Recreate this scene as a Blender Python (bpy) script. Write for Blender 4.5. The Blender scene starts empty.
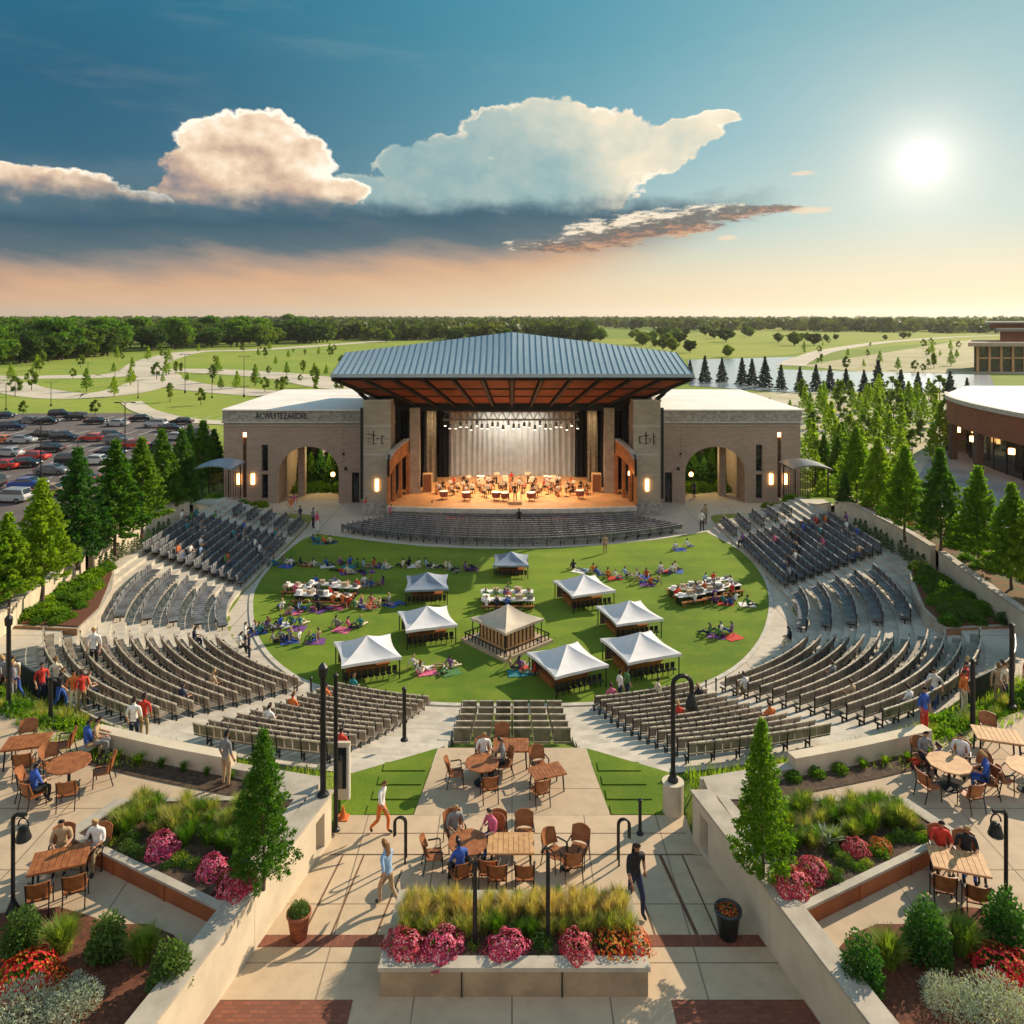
import bpy, bmesh, math, random
from mathutils import Vector, Matrix, noise as mnoise
random.seed(7)
R = math.radians
sin, cos, pi = math.sin, math.cos, math.pi
SC = bpy.context.scene
COL = SC.collection

# ---------------------------------------------------------------- camera
F = 768.0            # focal length in pixels of a 1024 px wide frame
HZ = 316.0           # pixel row of the horizon
CAMZ = 20.0
cam_data = bpy.data.cameras.new('camera')
cam = bpy.data.objects.new('camera', cam_data); COL.objects.link(cam)
cam.location = (0, 0, CAMZ); cam.rotation_euler = (pi/2, 0, 0)
cam_data.sensor_width = 36; cam_data.lens = 36*F/1024
cam_data.shift_y = (HZ-512)/1024
cam_data.clip_end = 20000; cam_data.clip_start = 0.3
SC.camera = cam

# ---------------------------------------------------------------- colour management
vs = SC.view_settings
vs.view_transform = 'Standard'; vs.look = 'None'; vs.exposure = .5; vs.gamma = 1
vs.use_curve_mapping = False

# ---------------------------------------------------------------- sun
SUN_AZ, SUN_EL = R(51), R(28.5)
sl = bpy.data.lights.new('sun', 'SUN'); sl.energy = 4.9; sl.angle = R(0.5); sl.color = (1, .82, .60)
sun = bpy.data.objects.new('sun', sl); COL.objects.link(sun)
sun.rotation_euler = (pi/2-SUN_EL, 0, -SUN_AZ+pi)
sdir = Vector((sin(SUN_AZ)*cos(SUN_EL), cos(SUN_AZ)*cos(SUN_EL), sin(SUN_EL)))
sun.rotation_euler = sdir.to_track_quat('Z', 'Y').to_euler()

def s2l(c):
    return tuple(((v/255)/12.92 if v/255 <= .04045 else ((v/255+.055)/1.055)**2.4) for v in c)

# ---------------------------------------------------------------- little node language
class X:
    nt = None
    def __init__(s, k): s.k = k
    @staticmethod
    def m(op, *a, clamp=False):
        n = X.nt.nodes.new('ShaderNodeMath'); n.operation = op; n.use_clamp = clamp
        for i, v in enumerate(a):
            if isinstance(v, X): X.nt.links.new(v.k, n.inputs[i])
            else: n.inputs[i].default_value = v
        return X(n.outputs[0])
    def __add__(s, o): return X.m('ADD', s, o)
    def __radd__(s, o): return X.m('ADD', o, s)
    def __sub__(s, o): return X.m('SUBTRACT', s, o)
    def __rsub__(s, o): return X.m('SUBTRACT', o, s)
    def __mul__(s, o): return X.m('MULTIPLY', s, o)
    def __rmul__(s, o): return X.m('MULTIPLY', o, s)
    def __truediv__(s, o): return X.m('DIVIDE', s, o)
def xmax(a, b): return X.m('MAXIMUM', a, b)
def xmin(a, b): return X.m('MINIMUM', a, b)
def xsm(v, a, b):
    n = X.nt.nodes.new('ShaderNodeMapRange'); n.interpolation_type = 'SMOOTHSTEP'
    X.nt.links.new(v.k, n.inputs[0]); n.inputs[1].default_value = a; n.inputs[2].default_value = b
    return X(n.outputs[0])
def xlin(v, a, b):
    n = X.nt.nodes.new('ShaderNodeMapRange')
    X.nt.links.new(v.k, n.inputs[0]); n.inputs[1].default_value = a; n.inputs[2].default_value = b
    return X(n.outputs[0])
def xvec(a, b, c=0.0):
    n = X.nt.nodes.new('ShaderNodeCombineXYZ')
    for i, v in enumerate((a, b, c)):
        if isinstance(v, X): X.nt.links.new(v.k, n.inputs[i])
        else: n.inputs[i].default_value = v
    return X(n.outputs[0])
def xnoise(vec, scale, detail=4, rough=.55, dist=0.0, typ=None, lac=2.0, dim='3D'):
    n = X.nt.nodes.new('ShaderNodeTexNoise'); n.noise_dimensions = dim
    if typ: n.noise_type = typ
    X.nt.links.new(vec.k, n.inputs['Vector'])
    n.inputs['Scale'].default_value = scale; n.inputs['Detail'].default_value = detail
    n.inputs['Roughness'].default_value = rough; n.inputs['Distortion'].default_value = dist
    n.inputs['Lacunarity'].default_value = lac
    return X(n.outputs[0])
def xmix(f, a, b, mode='MIX'):
    n = X.nt.nodes.new('ShaderNodeMix'); n.data_type = 'RGBA'; n.blend_type = mode
    for idx, v in ((0, f), (6, a), (7, b)):
        if isinstance(v, X): X.nt.links.new(v.k, n.inputs[idx])
        elif idx == 0: n.inputs[idx].default_value = v
        else: n.inputs[idx].default_value = (*v, 1)
    return X(n.outputs[2])
def xramp(f, stops):
    n = X.nt.nodes.new('ShaderNodeValToRGB'); e = n.color_ramp.elements
    while len(e) > 1: e.remove(e[-1])
    e[0].position = stops[0][0]; e[0].color = (*stops[0][1], 1)
    for p, c in stops[1:]:
        k = e.new(p); k.color = (*c, 1)
    X.nt.links.new(f.k, n.inputs[0])
    return X(n.outputs[0])

# ---------------------------------------------------------------- sky
world = bpy.data.worlds.new('World'); SC.world = world; world.use_nodes = True
def build_sky():
    nt = world.node_tree; X.nt = nt
    for n in list(nt.nodes): nt.nodes.remove(n)
    tc = nt.nodes.new('ShaderNodeTexCoord'); sp = nt.nodes.new('ShaderNodeSeparateXYZ')
    nt.links.new(tc.outputs['Generated'], sp.inputs[0])
    x, y, z = (X(sp.outputs[i]) for i in range(3))
    hor = X.m('SQRT', x*x+y*y)+1e-4
    az = X.m('ARCTAN2', x, y)                      # azimuth, 0 = north of the venue
    tn = z/hor                                     # tangent of the elevation
    A = az*F                                       # degrees-like units: 768 to a radian
    T = tn*F
    def AT(px, py):
        dx = px-512
        return math.atan(dx/F)*F, (HZ-py)/math.sqrt(F*F+dx*dx)*F
    # clear sky
    sky_l = xramp(xlin(T, 0, 340), [(0, s2l((214,168,126))), (.10, s2l((200,152,122))), (.2, s2l((110,124,126))), (.42, s2l((10,88,116))), (.62, s2l((2,86,116))), (1, s2l((14,106,134)))])
    sky_r = xramp(xlin(T, 0, 340), [(0, s2l((246,218,170))), (.10, s2l((226,212,178))), (.26, s2l((160,196,196))), (.5, s2l((104,172,188))), (.8, s2l((56,154,174))), (1, s2l((48,148,172)))])
    side = xsm(A, -430, 330)
    col = xmix(side, sky_l, sky_r)
    ni = nt.nodes.new('ShaderNodeTexSky'); ni.sky_type = 'NISHITA'; ni.sun_disc = False
    ni.sun_elevation = SUN_EL; ni.sun_rotation = SUN_AZ; ni.altitude = 200; ni.dust_density = 2
    col = xmix(.08, col, xmix(1.0, X(ni.outputs[0]), (.09, .09, .09), 'MULTIPLY'))
    # unseen sky behind the viewer, brightened as added fill for the shaded facades
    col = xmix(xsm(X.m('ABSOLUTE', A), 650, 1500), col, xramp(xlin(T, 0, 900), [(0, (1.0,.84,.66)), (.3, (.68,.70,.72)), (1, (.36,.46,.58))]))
    # glow of the low sun
    sa, st = AT(922, 162)
    dx, dy = A-sa, T-st
    r = X.m('SQRT', dx*dx+dy*dy)
    g1 = X.m('EXPONENT', r*(-1/150.)); g2 = X.m('EXPONENT', r*(-1/22.))
    P = xvec(A, T*1.25, 0.0)
    n1 = xnoise(P, .012, 3, .6, dim='2D'); n2 = xnoise(P, .035, 5, .6, dim='2D')
    vv = nt.nodes.new('ShaderNodeTexVoronoi'); vv.voronoi_dimensions = '2D'; vv.inputs['Scale'].default_value = .06; vv.inputs['Detail'].default_value = 2
    nt.links.new(P.k, vv.inputs['Vector']); vor = X(vv.outputs['Distance'])
    def blob(px, py, rx, ry):
        a, t = AT(px, py); k = F/math.sqrt(F*F+(px-512)**2)
        u = (A-a)/(rx*k*k); v = (T-t)/(ry*k)
        return 1-(u*u+v*v)
    def union(bl):
        o = blob(*bl[0])
        for b in bl[1:]: o = X.m('SMOOTH_MAX', o, blob(*b), .3)
        return o
    billow = (n2-.5)*1.7+(n1-.5)*1.2-(vor-.5)*.9
    Pw = xvec(A*.35, T*1.6+A*.25, 3.0); ns = xnoise(Pw, .022, 5, .6, dim='2D')
    tilt = T-(A+420)*.05
    m_sh = xsm(tilt, -30, 40)*(1-xsm(T+(ns-.5)*24+(n2-.5)*22, 98, 124))*(1-xsm(A+(T-60)*-2.2, 40, 190))*.96
    shc = xramp(xlin(tilt+(ns-.5)*38, 0, 100), [(0, s2l((226,184,140))), (.25, s2l((210,164,126))), (.44, s2l((150,134,124))), (.58, s2l((72,98,110))), (.8, s2l((38,82,104))), (1, s2l((62,102,120)))])
    cu = union([(10,190,96,30),(70,190,72,24),(128,204,60,16),(-60,186,90,44)])
    c2 = union([(225,150,52,42),(205,176,48,36),(262,142,46,34),(292,162,48,34),(328,190,48,13),(182,200,40,22),(262,192,110,28)])
    c3 = union([(352,190,52,17),(408,166,36,24),(450,162,50,30),(500,138,46,34),(552,126,56,34),(602,142,62,38),(652,150,48,28),(690,132,40,16),(718,118,26,9),(480,195,120,40),(540,170,70,40),(585,180,62,34),(555,212,46,26)])
    col = xmix(g1*.42, col, s2l((255,238,208)))
    # anvil: smooth veil on its shaded side, cream along the rim and the sunward belly
    d3 = c3+billow*.42+(n2-.5)*.25; sunward = xsm(A+(T-130)*.9, 20, 150)
    rim = (1-xsm(d3, .0, .42))*xsm(T+(A*.10), 104, 150)*xsm(n1+n2*.5, .55, .95)*1.15
    m3 = xsm(d3, -.02, .20)*xsm(T+(n2-.5)*26+(n1-.5)*30, 62, 108)
    lit3 = .24+sunward*.50*(.72+(n1-.4)*1.1)+rim*.66+(n2-.5)*.35+(n1-.5)*.3+xsm(T, 120, 210)*.08
    cc3 = xramp(lit3, [(0, s2l((118,152,158))), (.22, s2l((150,178,178))), (.5, s2l((196,202,188))), (.78, s2l((234,222,196))), (1, s2l((252,240,218)))])
    col = xmix(m3*(1-(1-sunward)*.22*(1-rim)), col, cc3)
    # cumulus heads left of centre
    Ps = xvec(A+6, T*1.25+8, 0.0); n2s = xnoise(Ps, .035, 5, .6, dim='2D')
    Pt = xvec(A+20, T*1.25+22, 0.0); n1s = xnoise(Pt, .012, 3, .6, dim='2D')
    def cumulus(col, dens, k, base_y, x0, hgt):
        d = dens+billow*k
        m = xsm(d, -.03, .17)*xsm(T+(n2-.5)*26+(n1-.5)*20, HZ-base_y-14, HZ-base_y+16)
        rim = (1-xsm(d, .0, .42))*xsm(T+(A-x0)*.30, HZ-base_y+hgt*.25, HZ-base_y+hgt*.8)
        lit = .38+(n2-n2s)*.55+(n1-n1s)*1.1+rim*.6+xsm(T+(A-x0)*.35, HZ-base_y, HZ-base_y+hgt)*.34
        cc = xramp(lit, [(0, s2l((128,124,130))), (.22, s2l((172,150,142))), (.45, s2l((206,176,152))), (.7, s2l((238,212,182))), (1, s2l((255,246,228)))])
        return xmix(m, col, cc)
    col = cumulus(col, c2, .40, 224, -280, 105)
    col = cumulus(col, cu, .45, 226, -430, 60)
    col = xmix(m_sh, col, shc)
    # tilted streak of torn cloud, right of centre
    c4 = union([(560,246,60,7),(612,232,52,15),(665,224,60,16),(720,213,56,10),(765,209,46,5)])
    P4 = xvec(A*.6-T*.5, T*2.4+A*.1, 7.0); n4 = xnoise(P4, .07, 6, .74, dim='2D')
    d4 = c4+(n4-.5)*2.6
    cc4 = xramp(xlin(T-(A*.16)+(n4-.5)*52, 50, 78), [(0, s2l((224,166,118))), (.25, s2l((164,122,98))), (.5, s2l((92,92,94))), (.75, s2l((120,116,110))), (.9, s2l((220,204,178))), (1, s2l((246,230,204)))])
    col = xmix(xsm(d4, 0, .6)*.92, col, cc4)
    c5 = union([(812,210,26,5),(805,173,15,3.4),(728,238,12,3.4)])
    col = xmix(xsm(c5+(n4-.5)*2.2, .1, .8)*.75, col, s2l((236,212,180)))
    # wisps reaching up from the anvil tip and faint cirrus over the whole sky
    Pc = xvec(A*.25+T*.3, T*1.3-A*.12, 11.0); nc = xnoise(Pc, .016, 5, .65, dim='2D')
    col = xmix(xsm(nc, .52, .85)*.06, col, s2l((236,228,206)))
    # sun disc and inner glow
    col = xmix(xmin(g2*1.1, 1.0)*.9, col, (1.4, 1.34, 1.2))
    col = xmix((1-xsm(r, 2, 22))*.8, col, (2.2, 2.1, 1.9)); col = xmix(1-xsm(r, 4, 15), col, (9., 8.7, 8.0))
    # below the horizon
    col = xmix(xsm(T, -14, -1), s2l((96,100,70)), col)
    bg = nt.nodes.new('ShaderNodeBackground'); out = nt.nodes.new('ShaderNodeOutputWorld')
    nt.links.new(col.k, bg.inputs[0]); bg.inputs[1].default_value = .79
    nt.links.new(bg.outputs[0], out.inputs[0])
build_sky()

world.cycles.sampling_method = 'MANUAL'; world.cycles.sample_map_resolution = 256
# ================================================================ helpers
def P(px, py, z=0.0):
    """ground point at height z seen at a pixel of the photograph"""
    Y = (CAMZ-z)*F/(py-HZ)
    return Vector(((px-512)/F*Y, Y, z))
def PY(px, py, Y):
    return Vector(((px-512)/F*Y, Y, CAMZ-(py-HZ)/F*Y))
def proj(v):
    return 512+v[0]/v[1]*F, HZ+(CAMZ-v[2])/v[1]*F

class MB:
    def __init__(s): s.v = []; s.f = []; s.mi = []; s.cur = 0
    def add(s, vs_, fs):
        o = len(s.v); s.v += [tuple(p) for p in vs_]
        for f in fs: s.f.append([i+o for i in f]); s.mi.append(s.cur)
        return s
    def box(s, c, sz, rz=0.0, tilt=0.0):
        hx, hy, hz = sz[0]/2, sz[1]/2, sz[2]/2; out = []
        cr, sr = cos(rz), sin(rz); ct, st = cos(tilt), sin(tilt)
        for z in (-hz, hz):
            for x, y in ((-hx,-hy),(hx,-hy),(hx,hy),(-hx,hy)):
                y2, z2 = y*ct-z*st, y*st+z*ct
                out.append((c[0]+x*cr-y2*sr, c[1]+x*sr+y2*cr, c[2]+z2))
        return s.add(out, [(0,3,2,1),(4,5,6,7),(0,1,5,4),(1,2,6,5),(2,3,7,6),(3,0,4,7)])
    def prism(s, poly, z0, z1):
        """poly: list of (x, y), ccw or cw; z0/z1 numbers or lists per vertex"""
        n = len(poly)
        a = sum(poly[i][0]*poly[(i+1)%n][1]-poly[(i+1)%n][0]*poly[i][1] for i in range(n))
        if a < 0:
            poly = poly[::-1]
            if not isinstance(z0, (int, float)): z0 = z0[::-1]
            if not isinstance(z1, (int, float)): z1 = z1[::-1]
        g = lambda z, i: z if isinstance(z, (int, float)) else z[i]
        vv = [(p[0], p[1], g(z0, i)) for i, p in enumerate(poly)]+[(p[0], p[1], g(z1, i)) for i, p in enumerate(poly)]
        fs = [tuple(range(n-1, -1, -1)), tuple(range(n, 2*n))]
        for i in range(n):
            j = (i+1) % n; fs.append((i, j, n+j, n+i))
        return s.add(vv, fs)
    def sheet(s, poly, z):
        n = len(poly)
        a = sum(poly[i][0]*poly[(i+1)%n][1]-poly[(i+1)%n][0]*poly[i][1] for i in range(n))
        if a < 0: poly = poly[::-1]
        return s.add([(p[0], p[1], z) for p in poly], [tuple(range(n))])
    def cyl(s, p0, p1, r0, r1=None, n=8, cap=True):
        r1 = r0 if r1 is None else r1
        p0, p1 = Vector(p0), Vector(p1); d = (p1-p0)
        if d.length < 1e-6: return s
        d.normalize(); a = d.orthogonal().normalized(); b = d.cross(a)
        vv = []
        for p, r in ((p0, r0), (p1, r1)):
            for k in range(n):
                t = 2*pi*k/n; vv.append(p+a*cos(t)*r+b*sin(t)*r)
        fs = [(k, (k+1) % n, n+(k+1) % n, n+k) for k in range(n)]
        if cap: fs += [tuple(range(n-1, -1, -1)), tuple(range(n, 2*n))]
        return s.add(vv, fs)
    def tube(s, pts, r, n=6):
        for i in range(len(pts)-1):
            ra = r if isinstance(r, (int, float)) else r[i]; rb = r if isinstance(r, (int, float)) else r[i+1]
            s.cyl(pts[i], pts[i+1], ra, rb, n)
        return s
    def lathe(s, c, prof, n=12):
        """prof: (radius, z) from the bottom up"""
        vv = []; fs = []
        for r, z in prof:
            for k in range(n):
                t = 2*pi*k/n; vv.append((c[0]+r*cos(t), c[1]+r*sin(t), c[2]+z))
        m = len(prof)
        for j in range(m-1):
            for k in range(n):
                k2 = (k+1) % n; fs.append((j*n+k, j*n+k2, (j+1)*n+k2, (j+1)*n+k))
        fs += [tuple(range(n-1, -1, -1)), tuple(range((m-1)*n, m*n))]
        return s.add(vv, fs)
    def grid(s, rows):
        """rows: equal length lists of points"""
        n = len(rows[0]); vv = [p for r in rows for p in r]; fs = []
        for j in range(len(rows)-1):
            for i in range(n-1): fs.append((j*n+i, j*n+i+1, (j+1)*n+i+1, (j+1)*n+i))
        return s.add(vv, fs)
    def build(s, name, mat, parent=None, smooth=False, world=True):
        me = bpy.data.meshes.new(name)
        off = Vector((0, 0, 0))
        if world and parent is not None:
            q = parent
            while q is not None: off += q.location; q = q.parent
        vs2 = s.v if off.length == 0 else [(a-off.x, b-off.y, c-off.z) for a, b, c in s.v]
        me.from_pydata(vs2, [], s.f)
        for m_ in (mat if isinstance(mat, (list, tuple)) else [mat]): me.materials.append(m_)
        if max(s.mi, default=0) > 0: me.polygons.foreach_set('material_index', s.mi)
        if smooth: me.polygons.foreach_set('use_smooth', [True]*len(me.polygons))
        me.update()
        o = bpy.data.objects.new(name, me); COL.objects.link(o)
        if parent is not None: o.parent = parent
        return o

def tag(o, label=None, cat=None, group=None, kind=None):
    if label: o['label'] = label
    if cat: o['category'] = cat
    if group: o['group'] = group
    if kind: o['kind'] = kind
    return o
def thing(name, label, cat, loc=(0,0,0), rz=0.0, group=None):
    o = bpy.data.objects.new(name, None); COL.objects.link(o)
    o.location = loc; o.rotation_euler = (0, 0, rz); o.empty_display_size = .3; o['kind'] = 'thing'
    return tag(o, label, cat, group)
KIDS = {}
def kids(o):
    if o.name not in KIDS: KIDS[o.name] = list(o.children)
    return KIDS[o.name]
def dup(o, loc=None, rz=None, label=None, group=None, sc=None, parent=None, cat=None):
    """copy a thing, its parts and their sub-parts"""
    c = o.copy(); COL.objects.link(c)
    if parent is not None: c.parent = parent
    if loc is not None: c.location = loc
    if rz is not None: c.rotation_euler = (0, 0, rz)
    if sc is not None: c.scale = (sc, sc, sc) if isinstance(sc, (int, float)) else sc
    if label: c['label'] = label
    if cat: c['category'] = cat
    if group: c['group'] = group
    for ch in kids(o): dup(ch, parent=c)
    return c
class Stock:
    """a kind of thing: the first placing uses the built one, the rest are copies"""
    def __init__(s, root): s.root = root; kids(root); [kids(k) for k in kids(root)]; s.used = False
    def put(s, loc, rz=0.0, label=None, group=None, sc=None, cat=None):
        o = s.root
        if s.used: return dup(o, loc, rz, label, group, sc, cat=cat)
        s.used = True; o.location = loc; o.rotation_euler = (0, 0, rz)
        if sc is not None: o.scale = (sc, sc, sc) if isinstance(sc, (int, float)) else sc
        if label: o['label'] = label
        if cat: o['category'] = cat
        if group: o['group'] = group
        return o

# ---------------------------------------------------------------- materials
def newmat(name):
    m = bpy.data.materials.new(name); m.use_nodes = True; nt = m.node_tree; X.nt = nt
    b = nt.nodes['Principled BSDF']
    return m, nt, b
def coord(nt, which='Object'):
    return X(nt.nodes.new('ShaderNodeTexCoord').outputs[which])
def setbump(nt, b, h, strength=.3, dist=.02):
    n = nt.nodes.new('ShaderNodeBump'); n.inputs['Strength'].default_value = strength; n.inputs['Distance'].default_value = dist
    nt.links.new(h.k, n.inputs['Height']); nt.links.new(n.outputs[0], b.inputs['Normal'])
def M(name, c, rough=.7, var=.15, scale=3., bump=0., bscale=None, metal=0., c2=None, spec=None, rnd=0., detail=4, big=0.):
    m, nt, b = newmat(name); co = coord(nt)
    n = xnoise(co, scale, detail, .6)
    c2_ = c2 or tuple(v*(1-2*var) for v in c); c1_ = c if c2 else tuple(v*(1+var) for v in c)
    col = xmix(xsm(n, .3, .7), c2_, c1_)
    if big: col = xmix(xsm(xnoise(co, scale*.06, 3, .5), .35, .65)*big, col, tuple(v*.62 for v in c))
    if rnd:
        oi = nt.nodes.new('ShaderNodeObjectInfo'); hs = nt.nodes.new('ShaderNodeHueSaturation')
        r = X(oi.outputs['Random'])
        nt.links.new((r*rnd+(1-rnd*.5)).k, hs.inputs['Value']); nt.links.new((r*(-.06*rnd)+(.5+.03*rnd)).k, hs.inputs['Hue'])
        nt.links.new(col.k, hs.inputs['Color']); col = X(hs.outputs[0])
    nt.links.new(col.k, b.inputs['Base Color'])
    b.inputs['Roughness'].default_value = rough; b.inputs['Metallic'].default_value = metal
    if spec is not None: b.inputs['Specular IOR Level'].default_value = spec
    if bump: setbump(nt, b, xnoise(co, bscale or scale*6, 3, .6), bump)
    return m
def leafmat(name, c, c2, trans=.45, rnd=.35, scale=1.2):
    m, nt, b = newmat(name); co = coord(nt)
    col = xmix(xsm(xnoise(co, scale, 3, .6), .3, .7), c, c2)
    oi = nt.nodes.new('ShaderNodeObjectInfo'); hs = nt.nodes.new('ShaderNodeHueSaturation')
    r = X(oi.outputs['Random'])
    nt.links.new((r*rnd+(1-rnd*.5)).k, hs.inputs['Value']); nt.links.new((r*(-.03)+.515).k, hs.inputs['Hue'])
    nt.links.new(col.k, hs.inputs['Color']); col = X(hs.outputs[0])
    nt.links.new(col.k, b.inputs['Base Color']); b.inputs['Roughness'].default_value = .6
    b.inputs['Specular IOR Level'].default_value = .25
    tr = nt.nodes.new('ShaderNodeBsdfTranslucent'); mx = nt.nodes.new('ShaderNodeMixShader')
    yel = xmix(1.0, col, (1.5, 1.6, .6), 'MULTIPLY')
    nt.links.new(yel.k, tr.inputs[0]); mx.inputs[0].default_value = trans
    nt.links.new(b.outputs[0], mx.inputs[1]); nt.links.new(tr.outputs[0], mx.inputs[2])
    nt.links.new(mx.outputs[0], nt.nodes['Material Output'].inputs[0])
    return m
def brickmat(name, c1, c2, mortar, bw, bh, mode='xz', off=.5, msize=.012, rough=.85, bump=.3, dirt=.3, sq=1.0):
    m, nt, b = newmat(name); co = coord(nt)
    sp = nt.nodes.new('ShaderNodeSeparateXYZ'); nt.links.new(co.k, sp.inputs[0])
    x, y, z = (X(sp.outputs[i]) for i in range(3))
    v = {'xz': lambda: xvec(x+y, z), 'xy': lambda: xvec(x, y), 'yx': lambda: xvec(y, x)}[mode]()
    br = nt.nodes.new('ShaderNodeTexBrick'); br.offset = off
    nt.links.new(v.k, br.inputs['Vector'])
    for k_, val in (('Scale', 1.0), ('Mortar Size', msize), ('Brick Width', bw), ('Row Height', bh), ('Mortar Smooth', .1), ('Bias', 0)):
        br.inputs[k_].default_value = val
    for k_, val in (('Color1', c1), ('Color2', c2), ('Mortar', mortar)): br.inputs[k_].default_value = (*val, 1)
    n = xnoise(co, 2.2, 5, .65); n2 = xnoise(co, .25, 3, .5); n3 = xnoise(co, 60, 2, .5)
    col = xmix(xsm(n, .35, .75)*dirt, X(br.outputs[0]), tuple(v*.55 for v in c1))
    col = xmix(xsm(n2, .4, .7)*dirt, col, tuple(v*.7 for v in c2))
    col = xmix(n3*.25, col, tuple(v*.6 for v in c2))
    nt.links.new(col.k, b.inputs['Base Color']); b.inputs['Roughness'].default_value = rough
    setbump(nt, b, X(br.outputs['Fac'])*-1.0+n*.3, bump, .01)
    return m
def emit(name, c, s):
    m, nt, b = newmat(name)
    b.inputs['Base Color'].default_value = (*c, 1); b.inputs['Emission Color'].default_value = (*c, 1); b.inputs['Emission Strength'].default_value = s
    return m

MT = dict(
 concrete=M('concrete', (.54,.44,.31), .85, .10, 1.5, .15, 40, big=.25),
 concrete_grey=M('concrete_grey', (.52,.47,.39), .85, .12, 1.2, .15, 30, big=.25),
 wallcon=M('wall_concrete', (.60,.51,.375), .85, .07, .9, .12, 20, big=.2),
 cap=M('cap_stone', (.40,.355,.285), .8, .10, 1.5, .12, 25),
 corten=M('weathering_steel', (.38,.11,.035), .6, .25, 1.3, .1, 20, c2=(.24,.065,.022)),
 dark=M('dark_metal', (.018,.02,.022), .45, .2, 4, 0, metal=.4),
 black=M('black_fabric', (.008,.009,.011), .8, .3, 4),
 wood=M('table_wood', (.36,.13,.04), .5, .2, 6, .1, c2=(.22,.07,.02)),
 wood_pale=M('pale_wood', (.58,.34,.15), .55, .15, 5, .1, c2=(.42,.22,.09)),
 seat=M('seat_taupe', (.225,.185,.14), .55, .25, 1.5, rnd=.2),
 seat_top=M('seat_rail', (.48,.41,.31), .5, .2, 2.0, rnd=.2),
 seat_shade=M('seat_taupe_shaded', (.13,.135,.145), .5, .25, 1.5, rnd=.2),  # taupe seats again, with the shade of their blocks put into the colour
 rail_shade=M('seat_rail_shaded', (.30,.30,.30), .45, .2, 2.0, rnd=.2),  # top rail of the same rows, greyed as if in shade
 white=M('white_paint', (.78,.76,.72), .6, .05, 2),
 roofwhite=M('white_roof_membrane', (.80,.76,.70), .7, .05, .2, .05),
 fabric=M('white_tent_fabric', (.66,.65,.66), .7, .05, 1.2, .05),
 fabric_grey=M('grey_tent_fabric', (.20,.25,.33), .7, .08, 1.2, .05),
 fabric_beige=M('beige_tent_fabric', (.52,.44,.34), .7, .08, 1.2, .05),
 asphalt=M('asphalt', (.12,.10,.095), .9, .15, .3, .1, 10),
 road=M('pale_road', (.52,.46,.36), .9, .08, .05),
 mulch=M('mulch', (.16,.05,.022), .95, .3, 9, .8, 25, c2=(.07,.022,.01)),
 soil=M('soil', (.07,.04,.022), .95, .3, 6, .6, 20),
 bark=M('bark', (.11,.075,.05), .9, .3, 6, .3),
 stonegrey=M('grey_stone', (.36,.325,.28), .85, .18, 3, .2),
 trim=M('pale_stone_trim', (.50,.46,.39), .8, .1, 2, .1),
 stagefloor=M('stage_floor', (.55,.27,.11), .45, .1, .6),
 rust=M('rust_panel', (.36,.075,.022), .6, .3, .5, .1, c2=(.20,.04,.015)),
 orangewood=M('orange_wood', (.50,.17,.045), .5, .15, 1.5),
 steel=M('steel_truss', (.20,.20,.20), .4, .1, 2, metal=.6),
 glass=M('dark_glass', (.02,.025,.03), .08, .2, 1, spec=.8),
 terracotta=M('terracotta', (.32,.09,.04), .7, .2, 5),
 lamp=emit('warm_lamp', (1, .50, .16), 7.),
 lampwhite=emit('stage_lamp', (1, .85, .6), 5.),
 tanstone=M('tan_stone', (.42,.32,.22), .8, .1, 1.5),
 gravel=M('pale_gravel', (.58,.53,.43), .95, .12, .12, .1, big=.4),
 curtain=M('grey_curtain', (.52,.52,.49), .8, .06, 1.2),
 flag=M('stripe', (.6,.58,.54), .7, .05, 1),
)
def grassmat(name, a, b_, c, s1=.08, s2=6., mow=0):
    m, nt, b = newmat(name); co = coord(nt)
    n = xnoise(co, s1, 4, .6); n2 = xnoise(co, s2, 3, .7); n3 = xnoise(co, s1*6, 4, .6)
    col = xmix(xsm(n, .35, .65), a, b_); col = xmix(xsm(n3, .4, .7)*.45, col, c)
    col = xmix(xsm(n2, .3, .7)*.35, col, tuple(v*.45 for v in a))
    if mow:
        sp = nt.nodes.new('ShaderNodeSeparateXYZ'); nt.links.new(co.k, sp.inputs[0])
        w = X.m('SINE', X(sp.outputs[1])*2.4+n*3)
        col = xmix(xsm(w, -.5, .5)*.22, col, tuple(v*.6 for v in a))
    nt.links.new(col.k, b.inputs['Base Color']); b.inputs['Roughness'].default_value = .9
    b.inputs['Specular IOR Level'].default_value = .1
    b.inputs['Sheen Weight'].default_value = .3
    b.inputs['Sheen Tint'].default_value = (.6, .8, .2, 1)
    setbump(nt, b, xnoise(co, s2*3, 3, .7), .5, .05)
    return m
MT['lawn'] = grassmat('lawn_grass', (.062,.135,.009), (.135,.215,.012), (.21,.225,.022), .13, 9., 1)
MT['grass'] = grassmat('rough_grass', (.075,.13,.016), (.13,.165,.025), (.20,.19,.05), .06, 2.5)
MT['field'] = grassmat('field_grass', (.24,.235,.04), (.16,.19,.03), (.30,.25,.08), .006, .15)
MT['meadow'] = grassmat('meadow', (.10,.165,.018), (.20,.225,.03), (.22,.19,.05), .018, .4)
MT['brick'] = brickmat('facade_brick', (.44,.31,.225), (.34,.245,.185), (.48,.40,.32), .62, .21, 'xz')
MT['stone'] = brickmat('tower_stone', (.50,.42,.31), (.40,.335,.25), (.54,.48,.38), .8, .26, 'xz')
MT['redbrick'] = brickmat('red_brick', (.34,.105,.045), (.24,.075,.035), (.30,.16,.10), .5, .16, 'xz')
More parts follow.
